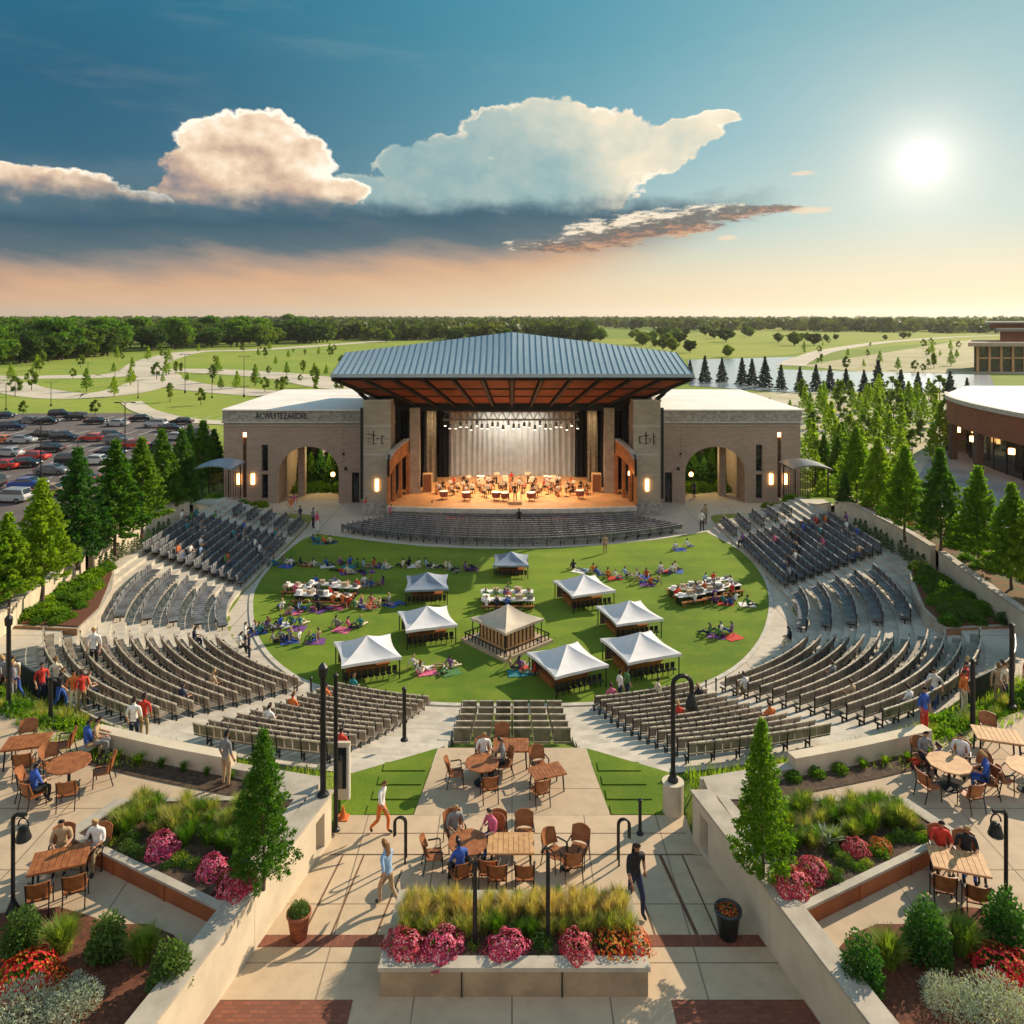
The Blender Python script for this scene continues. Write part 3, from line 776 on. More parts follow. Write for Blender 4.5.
for s in (-1, 1):
    side = 'left' if s == -1 else 'right'
    h = thing('brick_hall', 'brick hall with a big archway and flat white roof, %s' % ('lettering on its left end' if s == -1 else 'no lettering, right of the stage'), 'building', (s*22,82,0))
    xo = 30.8; X0, X1 = (-xo, -14.6) if s == -1 else (14.6, xo)
    mx = lambda a, b: (a, b) if s == -1 else (-b, -a)
    holes = [(*mx(-26.75,-26.05), 3.4, 6.25), (*mx(-26.75,-26.05), .5, 3.1), (*mx(-17.1,-16.3), .05, 3.3), (*mx(-28.75,-28.35), .6, 7.6)]
    arch = (*mx(-24.9,-18.5), 3.3, 6.05)
    m = MB(); wall_holes(m, X0, X1, -.2, 8.65, 82, holes, arch)
    yb = 104
    # outer side, back and the vaulted passage
    xo_, xi_ = s*xo, s*14.6
    m.add([(xo_,82,-.2),(xo_,82,8.65),(xo_,yb,8.65),(xo_,yb,-.2)], [(0,1,2,3)])
    a0, a1 = arch[0], arch[1]
    m.box(((X0+a0)/2, yb, 4.2), (a0-X0, .4, 8.9)); m.box(((a1+X1)/2, yb, 4.2), (X1-a1, .4, 8.9)); m.box(((a0+a1)/2, yb, 7.6), (a1-a0, .4, 2.1))
    for x in (a0-.1, a1+.1): m.box((x, 93, 3.3), (.2, 20.8, 6.6))
    m.box(((a0+a1)/2, 93, 6.7), (a1-a0+.4, 20.8, .2))
    m.build('wall', MT['brick'], h)
    m = MB()
    for hx0, hx1, hz0, hz1 in holes[:3]: m.box(((hx0+hx1)/2, 82.5, (hz0+hz1)/2), (hx1-hx0, .1, hz1-hz0))
    m.build('window', MT['glass'], h)
    m = MB(); hx0, hx1, hz0, hz1 = holes[3]; m.box(((hx0+hx1)/2, 82.3, (hz0+hz1)/2), (hx1-hx0, .1, hz1-hz0)); m.build('slot_panel', M('copper_slot_'+side, (.12,.05,.025), .5, .4, 2), h)
    m = MB(); m.box(((hx0+hx1)/2, 82.2, 7.3), (.36, .12, .45)); m.build('slot_lamp', MT['lamp'], h)
    m = MB(); m.box(((X0+X1)/2, 81.98, 9.3), (X1-X0+.1, .2, 1.2)); m.box((xo_, 93, 9.3), (.25, 22, 1.2)); m.box(((X0+X1)/2, yb, 9.3), (X1-X0+.1, .4, 1.2)); m.build('parapet', MT['stonegrey'], h)
    m = MB(); m.box(((X0+X1)/2, 81.9, 8.68), (X1-X0+.3, .34, .16)); m.box(((X0+X1)/2, 81.94, 8.35), (X1-X0+.2, .12, .08)); m.build('cornice', MT['trim'], h)
    m = MB(); m.box(((X0+X1)/2, 92.95, 9.98), (X1-X0+.3, 22.5, .14)); m.build('roof', MT['roofwhite'], h)
    m = MB()
    ax = (a0+a1)/2; m.box((s*-1*0+(a0+1.55 if s == -1 else a1-1.55), 85.5, 3.0), (.75, .75, 6.4)); m.build('pillar', MT['brick'], h)
    for x in (29.15, 27.65):
        m = MB(); m.box((s*x, 81.93, 2.6), (.34, .14, 1.1)); m.build('sconce', MT['lamp'], h)
    m = MB()
    for k in range(9): m.box((s*18.0-s*.0, 81.97, 7.8-k*.42), (.07, .06, .07))
    m.box((s*18.0, 81.95, 5.3), (.2, .12, .25)); m.box((s*17.75, 81.95, 3.7), (.28, .14, .32)); m.build('wall_fitting', MT['dark'], h)
    if s == -1: text('ACWUITEZAIIIDIIE', .92, (-24.6, 81.86, 9.32), MT['dark'], h, .03, sx=.72)
    # tower
    t = thing('stone_tower', 'square grey stone tower with %s emblem, %s of the stage' % ('a cross and bracket' if s == -1 else 'a three bar', side), 'tower', (s*13.55,78.5,0))
    m = MB(); m.box((s*13.55,78.6,5.7), (2.7,3.1,11.4)); m.build('shaft', MT['stone'], t)
    m = MB(); m.box((s*13.55,78.6,11.5), (2.85,3.25,.22)); m.box((s*13.55,78.6,8.95), (2.8,3.2,.2)); m.box((s*13.55,78.6,6.1), (2.8,3.2,.2)); m.build('stone_band', MT['trim'], t)
    m = MB(); m.box((s*13.55,78.6,.55), (2.95,3.35,1.5)); m.build('base', MT['stonegrey'], t)
    m = MB(); Y = 77.03; cx = s*13.55
    def bar(x, z, w, hh): m.box((cx+x, Y, z), (w, .06, hh))
    if s == -1:
        bar(-.35,7.8,.09,1.3); bar(-.35,8.05,.4,.07); bar(-.2,7.18,.3,.07); bar(-.8,8.15,.3,.06); bar(-.8,7.75,.3,.06); bar(-.8,7.4,.25,.06); bar(.1,7.7,.35,.06); bar(.5,7.6,.08,.9); bar(.62,7.95,.25,.06); bar(.62,7.2,.2,.06)
    else:
        bar(-.1,7.75,.1,1.2); bar(-.1,8.0,.55,.07); bar(-.1,7.2,.5,.07); bar(-.75,7.6,.09,.7); bar(-.62,7.9,.25,.07); bar(-.62,7.3,.25,.07); bar(.65,7.7,.1,1.1); bar(.75,7.9,.25,.07); bar(.75,7.45,.25,.07); bar(.75,7.15,.25,.07); bar(.3,7.5,.08,.5)
    m.build('emblem', MT['dark'], t)
    m = MB(); m.box((cx, 76.98, 3.05), (.3,.14,1.15)); m.build('sconce', MT['lamp'], t)

# ---------------------------------------------------------------- stage house and its big roof
sh = thing('stage_house', 'open concert stage under a broad blue metal roof with red panelled soffit', 'stage', (0,82,0))
def seamroof():
    m, nt, b = newmat('blue_metal_roof'); co = coord(nt); sp = nt.nodes.new('ShaderNodeSeparateXYZ'); nt.links.new(co.k, sp.inputs[0])
    n = xnoise(co, .5, 4, .6)
    col = xmix(n, (.22,.31,.38), (.30,.39,.45)); nt.links.new(col.k, b.inputs['Base Color'])
    b.inputs['Metallic'].default_value = .15; b.inputs['Roughness'].default_value = .45
    return m
MT['roof'] = seamroof()
E0, E1 = Vector((-16.9,72,14.55)), Vector((16.9,72,14.55))
ridge = [Vector((-18.6,86,15.9)), Vector((0,86,18.2)), Vector((18.4,86,15.9))]
back = [Vector((-17,97,13.4)), Vector((0,97,13.9)), Vector((17,97,13.4))]
mid = (E0+E1)/2
NS = 56
def rline(f):
    a = E0.lerp(E1, f); g = f*2
    return a, (ridge[0].lerp(ridge[1], g) if g <= 1 else ridge[1].lerp(ridge[2], g-1)), (back[0].lerp(back[1], g) if g <= 1 else back[1].lerp(back[2], g-1))
m = MB(); L_ = [rline(k/NS) for k in range(NS+1)]; m.grid([[q[0] for q in L_], [q[1] for q in L_], [q[2] for q in L_]]); m.build('roof', MT['roof'], sh)
m = MB()                                                      # standing seams
for q in L_:
    for a, b_ in ((q[0], q[1]), (q[1], q[2])):
        w = Vector((.028,0,0)); h_ = Vector((0,0,.07)); m.add([a-w,a+w,b_+w,b_-w,a-w+h_,a+w+h_,b_+w+h_,b_-w+h_], [(4,5,6,7),(0,4,7,3),(1,2,6,5)])
m.build('standing_seam', M('seam_blue', (.055,.10,.15), .5, .1, 1, metal=.2), sh)
m = MB()                                                      # fascia
F0, F1 = Vector((-17.0,71.95,14.35)), Vector((17.0,71.95,14.35))
m.box((0,71.93,14.42), (34.0,.16,.34))
m.build('fascia', M('fascia_pale', (.34,.40,.45), .5, .05, 1, metal=.2), sh)
# soffit: falls back to the head of the stage opening, ribs fan out from it
S0, S1 = Vector((-11.9,80.5,10.75)), Vector((11.9,80.5,10.75))
Ea, Eb = Vector((-16.8,72.1,14.2)), Vector((16.8,72.1,14.2))
def soff(u, v): return Ea.lerp(Eb, u).lerp(S0.lerp(S1, u), v)
m = MB(); m.add([Ea, Eb, S1, S0], [(0,3,2,1)]); m.add([v_+Vector((0,0,.25)) for v_ in (Ea, Eb, S1, S0)], [(0,1,2,3)])
m.build('soffit', MT['black'], sh)
m = MB(); NB = 12
random.seed(5)
for i in range(NB):
    u0, u1 = (i+.12)/NB, (i+.88)/NB
    for v0, v1 in ((.06,.33),(.39,.62),(.67,.9)):
        if i in (0, NB-1) and v0 > .6: continue
        q = [soff(u0,v0), soff(u1,v0), soff(u1,v1), soff(u0,v1)]; d = Vector((0,-.03,-.09))
        m.add([p+d for p in q], [(0,3,2,1)])
m.build('soffit_panel', MT['rust'], sh)
for i in range(NB+1):
    m = MB(); u = i/NB; d = Vector((0,-.1,-.28)); a, b_ = soff(u,.0)+d, soff(u,1.)+d
    w = Vector((.14,0,0)); hgt = Vector((0,-.1,.36))
    m.add([a-w,a+w,b_+w,b_-w,a-w+hgt,a+w+hgt,b_+w+hgt,b_-w+hgt], [(0,1,2,3),(7,6,5,4),(0,4,5,1),(1,5,6,2),(2,6,7,3),(3,7,4,0)])
    m.build('roof_beam', MT['dark'], sh)
for s in (-1, 1):                                             # flared cheeks that carry the roof ends
    m = MB(); e = Vector((s*16.95,72.05,14.3)); r_ = ridge[0 if s == -1 else 2]; b_ = Vector((s*12.2,80.5,10.6)); c_ = Vector((s*14.9,88,11.2)); d_ = Vector((s*16.8,96.8,13.1))
    m.add([e, r_-Vector((0,0,.05)), b_, c_, d_], [(0,1,3,2),(1,4,3)] if s == 1 else [(0,2,3,1),(1,3,4)]); m.build('roof_cheek', M('cheek_grey', (.13,.15,.17), .5, .15, .6, metal=.3) if s == -1 else bpy.data.materials['cheek_grey'], sh)
m = MB()                                                      # side and back walls
for s in (-1, 1): m.box((s*12.35,86,6.4), (.3,11.5,12.8)); m.box((s*14.2,90,5.6), (3.6,6,11.2))
m.box((0,92,7.2), (25,.4,14.4)); m.box((0,92,11.6), (24.6,.5,3)); m.box((0,80.75,10.75), (24.4,.3,1.4))
m.build('wall', M('stage_black', (.014,.014,.015), .8, .2, .5), sh)
m = MB(); arc = [(x, 74.6-1.0*(1-(x/12.1)**2)) for x in [-12.1+24.2*i/20 for i in range(21)]]
m.prism(arc+[(12.1,91.8),(-12.1,91.8)], 1.2, 1.5); m.build('stage_floor', MT['stagefloor'], sh)
m = MB(); arc2 = [(x, y+.12) for x, y in arc]; m.prism(arc2+[(12.1,76.5),(-12.1,76.5)], -.1, 1.19); m.build('apron_wall', MT['stonegrey'], sh)
m = MB(); L, Rr = strip(arc, .3); m.prism([tuple(p) for p in L]+[tuple(p) for p in Rr[::-1]], 1.1, 1.505+.02); m.build('stage_edge', MT['trim'], sh)
def curtain(x0, x1, Y, z0, z1, mat, name, amp=.16, wl=.55, parent=None):
    n = max(6, int(abs(x1-x0)/wl*6)); m = MB()
    xs_ = [x0+(x1-x0)*i/n for i in range(n+1)]
    r = [[(x+.05*sin(x*9+z), Y+amp*sin(2*pi*x/wl+.8*sin(x*1.7)), z) for x in xs_] for z in (z0, (z0+z1)/2, z1)]
    m.grid(r); return m.build(name, mat, parent or sh, smooth=True)
curtain(-7.6, 7.6, 89, 1.5, 10, MT['curtain'], 'backdrop', .16, .62)
for s in (-1, 1):
    curtain(s*7.2, s*8.6, 88.2, 1.5, 10.4, MT['black'], 'stage_curtain')
    curtain(s*8.4, s*10.0, 85.6, 1.5, 10.4, M('taupe_curtain', (.24,.19,.13), .8) if s == -1 else bpy.data.materials['taupe_curtain'], 'stage_curtain')
    curtain(s*9.2, s*10.6, 83, 1.5, 10.4, MT['black'], 'stage_curtain')
    curtain(s*10.2, s*12.1, 82, 1.5, 10.4, MT['black'], 'stage_curtain')
    m = MB(); m.box((s*10.15,80.4,5.95), (1.05,.6,8.9)); m.build('pilaster', MT['tanstone'], sh)
    # side gallery with its curved orange fascia
    g = [(12.05,75.6,4.2,5.75),(11.75,76.9,4.9,6.35),(11.3,78.4,5.35,6.75),(10.75,79.9,5.7,7.05)]
    m = MB(); m.grid([[(s*a,b,c) for a,b,c,d in g],[(s*a,b,d) for a,b,c,d in g]]); m.grid([[(s*(a+.25),b,c) for a,b,c,d in g],[(s*(a+.25),b,d) for a,b,c,d in g]]); m.grid([[(s*a,b,c) for a,b,c,d in g],[(s*(a+.25),b,c) for a,b,c,d in g]])
    m.build('gallery_fascia', MT['orangewood'], sh)
    m = MB(); m.grid([[(s*(a-.04),b,d) for a,b,c,d in g],[(s*(a-.04),b,d+.22) for a,b,c,d in g],[(s*(a+.45),b,d+.22) for a,b,c,d in g]]); m.build('gallery_cap', MT['trim'], sh)
    for i, (a, b, c, d) in enumerate(g):
        m = MB(); m.box((s*a+s*.1, b, (1.5+c)/2), (.32, .4, c-1.5)); m.build('gallery_post', MT['orangewood'], sh)
    m = MB(); m.box((s*12.15,79,3.3),(.1,7,6)); m.build('dark_opening_sheet', MT['black'], sh)  # black sheet standing in for the dark inside the gallery opening
    for (x, y) in ((12.15,74.9),(11.9,81.2),(14.9,76.2)):
        m = MB(); m.box((s*x, y, 6.2 if y < 76 else 6.4), (.26,.26,9.0 if y>76 else 8.6)); m.build('steel_column', MT['dark'], sh) if x != 12.15 else None
    m = MB(); m.tube([(s*14.6,80.3,11.0),(s*16.3,73.6,13.9)], .16, 6); m.tube([(s*12.1,80.3,8.5),(s*15.2,76.4,12.3)], .14, 6); m.build('roof_strut', MT['dark'], sh)
m = MB(); m.box((11.6,76.2,4.4),(.14,.14,.4)); m.build('gallery_lamp', MT['lamp'], sh)
# lighting truss
tr = thing('lighting_truss', 'long steel lighting truss hung with stage lamps above the orchestra', 'truss', (0,82.5,9.1))
m = MB(); x0, x1 = -7.4, 7.2
for yy, zz in ((82.2,9.75),(83,9.75),(82.2,8.85),(83,8.85)): m.cyl((x0,yy,zz),(x1,yy,zz),.06,n=5)
for i in range(30):
    xa = x0+(x1-x0)*i/30; xb = x0+(x1-x0)*(i+1)/30
    m.cyl((xa,82.2,9.75 if i%2 else 8.85),(xb,82.2,8.85 if i%2 else 9.75),.035,n=4); m.cyl((xa,83,9.75 if i%2 else 8.85),(xb,83,8.85 if i%2 else 9.75),.035,n=4)
for x in (-6,-2,2,6): m.cyl((x,82.6,9.8),(x,82.6,11.6),.03,n=4)
m.build('truss_frame', MT['steel'], tr)
for i in range(26):
    x = x0+.2+(x1-x0-.4)*i/25; yy = 82.1 if i % 2 else 83.0; m = MB(); dz = .15*((i*7)%3)
    m.cyl((x,yy,8.85),(x,yy,8.6-dz),.03,n=4); m.cyl((x,yy,8.65-dz),(x,yy-.12,8.15-dz),.12,.17,8); l_ = m.build('stage_lamp', MT['dark'], tr)
    m = MB(); m.cyl((x,yy-.125,8.14-dz),(x,yy-.13,8.12-dz),.13,.13,8); m.build('lens', MT['lampwhite'], l_)
def area(name, loc, tgt, sx, sy, e, c, spread=180):
    l = bpy.data.lights.new(name, 'AREA'); l.shape = 'RECTANGLE'; l.size = sx; l.size_y = sy; l.energy = e; l.color = c; l.spread = R(spread)
    o = bpy.data.objects.new(name, l); COL.objects.link(o); o.location = loc
    o.rotation_euler = (Vector(tgt)-Vector(loc)).to_track_quat('-Z', 'Y').to_euler()
area('truss_light', (0,82.6,8.5), (0,80.5,1.5), 13, 1, 1250, (1,.74,.45), 130)
area('front_light', (0,79.8,10.2), (0,80,1.5), 14, 1, 700, (1,.66,.36), 120)
area('backdrop_light', (0,87.0,9.7), (0,89,4.0), 7.5, .4, 210, (1,.97,.86), 110)
for s in (-1,1): area('wing_light', (s*9.0,83.5,9.8), (s*9.3,85.6,5), 1, .5, 60, (1,.8,.5), 120)

# ---------------------------------------------------------------- entrance shelters
for s in (-1, 1):
    a = thing('shelter', 'small curved %s roofed shelter on thin dark posts beside the %s hall' % ('blue' if s == -1 else 'grey', 'left' if s == -1 else 'right'), 'shelter', (s*29.5,76.5,0))
    m = MB(); rows = []
    for j in range(9):
        u = j/8; x = -2.0+4.0*u; z = 4.6+.85*sin(pi*(.18+.62*u))
        rows.append([(s*29.3+x*-s, 74.8, z), (s*29.3+x*-s, 78.6, z)])
    m.grid(rows); m.grid([[(p[0],p[1],p[2]-.12) for p in r] for r in rows]); m.grid([[r[0], (r[0][0],r[0][1],r[0][2]-.12)] for r in rows])
    m.build('canopy', MT['roof'] if s == -1 else MT['steel'], a, smooth=True)
    for x in (-1.6, 1.6):
        for y in (75.1, 78.3): m = MB(); m.cyl((s*29.3+x,y,1.2),(s*29.3+x,y,4.95),.07,n=6); m.build('post', MT['dark'], a)
    m = MB()
    for k in range(14): m.box((s*29.3-1.6+k*.246, 78.35, 2.9), (.05,.05,2.6))
    m.build('slatted_screen', MT['dark'], a)

# ---------------------------------------------------------------- curved brick pavilion on the right
bp = thing('brick_pavilion', 'curved red brick building with tall shopfront openings and white roof at right', 'building', (70,100,0))
fa = smooth_line([(64.5,114),(61.4,108),(59.6,101),(58.9,93),(59.2,84),(60.4,74)], 5)
zt, zb = 8.5, 5.1
m = MB(); L, Rr = strip(fa, .5)
cy = [(p[0],p[1]) for p in fa]
m.grid([[(p[0],p[1],zb-(.9*abs(sin(i*pi/10.)))**4*.0) for i, p in enumerate(cy)], [(p[0],p[1],zt) for p in cy]])
m.grid([[(p[0]+.5,p[1],zb) for p in cy], [(p[0],p[1],zb) for p in cy]])
m.add([(64.5,114,0),(74.5,126,0),(74.5,126,zt),(64.5,114,zt)], [(0,1,2,3)]); m.add([(74.5,126,0),(96,126,0),(96,126,zt),(74.5,126,zt)], [(0,1,2,3)]); m.add([(60.4,74,0),(96,74,0),(96,74,zt),(60.4,74,zt)], [(0,1,2,3)])
m.build('wall', MT['redbrick'], bp)
m = MB(); m.prism(cy+[(96,74),(96,126),(74.5,126)], zt, zt+.05); m.build('roof', MT['roofwhite'], bp)
m = MB(); L, Rr = strip([(p[0]-.05,p[1]) for p in fa]+[Vector((60.42,73.9))], .5); m.prism([tuple(p) for p in L]+[tuple(p) for p in Rr[::-1]], zt-.25, zt+.3); m.build('roof_edge', MT['trim'], bp)
m = MB(); m.grid([[(p[0]+3,p[1],0) for p in cy],[(p[0]+3,p[1],zb) for p in cy]]); m.build('shopfront', MT['glass'], bp)
m = MB(); m.grid([[(p[0]+.2,p[1],zb-.02) for p in cy],[(p[0]+3,p[1],zb-.02) for p in cy]]); m.build('porch_ceiling', MT['orangewood'], bp)
for i in (0, 6, 12, 18, 24): m = MB(); p = cy[i]; m.box((p[0]+.3,p[1],zb/2), (.8,.9,zb)); m.build('column', M('column_brown', (.10,.06,.04), .7) if i == 0 else bpy.data.materials['column_brown'], bp)
for i in range(1, 25, 2): m = MB(); p = cy[i]; m.box((p[0]+2.95,p[1],zb/2), (.1,.12,zb)); m.build('mullion', MT['dark'], bp)
for i in (3, 9, 10, 15, 21): m = MB(); p = cy[i]; m.box((p[0]+1.6,p[1],3.6), (.5,.5,.7)); m.build('hanging_lamp', MT['lamp'], bp)
m = MB(); m.box((76,104,zt+.75),(3,3,1.4)); m.box((83,96,zt+.6),(2,4,1.1)); m.build('roof_unit', MT['steel'], bp)
flat('driveway', [P(905,500,0),P(925,462),P(952,447),P(985,449),(59.4,86),(59,70),(48,66),(45,74)], .14, M('driveway_grey', (.30,.30,.30), .85, .1, .3))
road('path', [(905,520),(908,492),(915,470),(932,452),(952,445),(985,444)], 1.6, .16)
# ---------------------------------------------------------------- distant low building, upper right
lb = thing('low_building', 'long flat roofed timber and glass building on the horizon at far right', 'building', (200,285,0))
def wedge(m, px, ya, yb, x1, z0, z1):
    m.prism([((px-512)/F*ya, ya), (x1, ya), (x1, yb), ((px-512)/F*yb, yb)], z0, z1)
m = MB(); wedge(m, 974, 275, 299, 262, 0, 9.2); m.build('glazed_wall', MT['glass'], lb)
m = MB()
for k in range(22): m.box((166.5+k*4.2,274.7,4.6),(.8,.6,9.2))
m.box((212,274.6,5),(90,.5,.5)); m.build('frame', MT['wood_pale'], lb)
m = MB(); wedge(m, 968, 271, 302, 262, 9.25, 10.6); m.build('lower_roof', MT['tanstone'], lb)
m = MB(); wedge(m, 1000, 284, 300, 262, 10.6, 14.4); m.build('upper_wall', MT['redbrick'], lb)
m = MB(); wedge(m, 996, 280, 304, 262, 14.4, 15.4); m.build('upper_roof', MT['steel'], lb)
m = MB(); wedge(m, 990, 292, 303, 262, 15.4, 17.3); m.build('clerestory', MT['wood'], lb)
m = MB(); wedge(m, 985, 288, 308, 262, 17.3, 17.9); m.build('top_roof', MT['trim'], lb)
# ================================================================ seat rows
ORD = 'first second third fourth fifth sixth seventh eighth ninth tenth eleventh twelfth thirteenth fourteenth fifteenth sixteenth seventeenth'.split()
def seat_row(pts, z, inward, label, group, ms, mr, w=.32, depth=.42, name='bench_row', back=.40):
    """pts: dense polyline; z(x, y) floor height; inward: function giving the direction the seats face"""
    acc = [0.]
    for a, b in zip(pts, pts[1:]): acc.append(acc[-1]+math.hypot(b[0]-a[0], b[1]-a[1]))
    n = max(1, int(acc[-1]/w)); seat = MB(); bk = MB(); fr = MB(); rail = MB()
    mid = pts[len(pts)//2]
    root = thing(name, label, 'seat row', (mid[0], mid[1], z(*mid)), 0, group)
    j = 0; tops = []
    for i in range(n):
        s_ = (i+.5)*acc[-1]/n
        while acc[j+1] < s_: j += 1
        f = (s_-acc[j])/(acc[j+1]-acc[j]); x = pts[j][0]+(pts[j+1][0]-pts[j][0])*f; y = pts[j][1]+(pts[j+1][1]-pts[j][1])*f
        d = Vector((pts[j+1][0]-pts[j][0], pts[j+1][1]-pts[j][1])).normalized(); nrm = Vector((-d.y, d.x))
        if nrm.dot(Vector(inward(x, y))) < 0: nrm = -nrm; d = -d
        rz = math.atan2(d.y, d.x); zz = z(x, y)
        seat.box((x, y, zz+.43), (w*.88, depth, .06), rz)
        bx, by = x-nrm.x*depth*.52, y-nrm.y*depth*.52
        bk.box((bx, by, zz+.47+back/2), (w*.86, .05, back-.06), rz, .12)
        rail.box((bx-nrm.x*.035, by-nrm.y*.035, zz+.47+back), (w*.92, .075, .055), rz)
        if i % 3 == 0 or w > .8:
            q = Vector((x, y))-d*w*.5
            fr.box((q.x, q.y, zz+.24), (.05, depth*.8, .06), rz); fr.box((q.x, q.y, zz+.12), (.05, .06, .3), rz); fr.box((q.x-nrm.x*depth*.5, q.y-nrm.y*depth*.5, zz+.55), (.045, .05, .8), rz, .0)
    seat.build('seat', ms, root); bk.build('backrest', ms, root); rail.build('top_rail', mr, root)
    acc_ = fr.build('frame', MT['dark'], root)
    return root
def arcpts(t, a, b): n = max(3, int(abs(b-a)/1.5)); return [bowl(t, a+(b-a)*i/n) for i in range(n+1)]
def inw(x, y): return (-x, max(CY-y, 0)*1.1+.001)
random.seed(11)
SEATED = []     # places people may sit: (x, y, z, facing angle)
def spots(pts, z, k):
    for _ in range(k):
        i = random.randrange(len(pts)-1); x, y = pts[i]; d = Vector(inw(x, y)).normalized()
        SEATED.append((x, y, z(x, y), math.atan2(d.x, -d.y)))
for s in (-1, 1):
    side = 'left' if s == -1 else 'right'
    for k in range(NR):
        t = (k+.5)/NR; zf = lambda x, y, k=k: tread(y, k)
        o_ = ORD[k]+' from the lawn'
        # lower middle block
        a0 = 11.8+1.4*t; a1 = 27.2-2.0*t
        seat_row(arcpts(t, s*a0, s*a1), zf, inw, '%s brown seat row, %s of the centre aisle, below the terrace' % (o_, side), 'brown seat rows of the lower %s centre block' % side, MT['seat'], MT['seat_top'])
        # corner block
        if 0 < k:
            e = 57.5-.5*(k % 3); seat_row(arcpts(t, s*(32.2-1.5*t), s*e), zf, inw, '%s long curved brown seat row, %s corner block' % (o_, side), 'long brown seat rows of the %s corner block' % side, MT['seat'], MT['seat_top'])
        # side block: fewer, deeper rows
        if k % 2 == 0 and k < 10:
            seat_row(arcpts(t, s*65.5, s*86), zf, inw, '%s tier shade-toned seat row running away from us, %s side block' % (ORD[k//2], side), 'shade-toned seat rows of the %s side block' % side, MT['seat_shade'], MT['rail_shade'], .36, .62)
        # far block
        if k < 12:
            seat_row(arcpts(t, s*93, s*(138-k*.6)), zf, inw, '%s shade-toned seat row, %s far block near the hall' % (o_, side), 'shade-toned seat rows of the %s far block' % side, MT['seat_shade'], MT['rail_shade'])
        if k < 9 and k % 2 == 0:
            seat_row(arcpts(t, s*144, s*(162-k)), zf, inw, '%s row of the small seat block before the %s archway' % (ORD[k//2], side), 'short seat rows before the %s archway' % side, MT['seat_shade'], MT['rail_shade'])
        spots(arcpts(t, s*94, s*136), zf, 2 if k % 2 else 1); 
        if k % 3 == 0: spots(arcpts(t, s*32, s*58), zf, 1); spots(arcpts(t, s*13, s*26), zf, 1)
# flat block before the stage
for k in range(11):
    Yc = 66.6+k*.72; hw = 15.6-.42*k; zf = lambda x, y: .03
    pts = [(x, Yc+.0175*x*x*(1-.04*k)) for x in [-hw+2*hw*i/24 for i in range(25)]]
    seat_row(pts, zf, lambda x, y: (0, 1), '%s row back from the lawn of dark chairs before the stage' % ORD[k], 'rows of dark chairs before the stage', MT['seat_shade'], MT['rail_shade'], .4, .36, 'chair_row', .36)
# straight benches in the grass wedge
for k in range(5):
    Y = 37.4-k*1.45; zz = gz(0, Y)
    seat_row([(-2.45, Y), (2.45, Y)], lambda x, y, z=zz: z+.05, lambda x, y: (0, 1), '%s straight wooden bench row from the lawn on the central grass wedge' % ORD[k], 'straight bench rows on the grass wedge', MT['seat'], MT['seat_top'], .8, .5, 'bench_row', .6)
# ================================================================ people
PM = {}
def cloth(c):
    k = tuple(c)
    if k not in PM: PM[k] = M('cloth_%d' % len(PM), c, .85, .12, 6)
    return PM[k]
WHITE=(.72,.70,.66); RED=(.55,.035,.02); BLUE=(.03,.09,.38); NAVY=(.015,.022,.06); BLACK=(.012,.012,.014); GREY=(.2,.2,.2); PALEB=(.28,.42,.6); TEAL=(.02,.2,.22); PINK=(.6,.12,.22); TAN=(.4,.28,.16); ORANGE=(.65,.16,.03); GREEN=(.06,.18,.05); PURPLE=(.16,.05,.22); KHAKI=(.3,.22,.12); CREAM=(.7,.6,.42)
SKIN = [cloth((.50,.27,.17)), cloth((.38,.18,.10)), cloth((.58,.34,.23)), cloth((.20,.09,.05))]
HAIR = [cloth((.03,.016,.009)), cloth((.012,.009,.008)), cloth((.16,.07,.02)), cloth((.42,.27,.10))]
CN = {WHITE:'white',RED:'red',BLUE:'bright blue',NAVY:'navy',BLACK:'black',GREY:'grey',PALEB:'pale blue',TEAL:'teal',PINK:'pink',TAN:'tan',ORANGE:'orange',GREEN:'green',PURPLE:'purple',KHAKI:'khaki',CREAM:'cream'}
def limb(a, b, c, d): return [a, b, c, d]
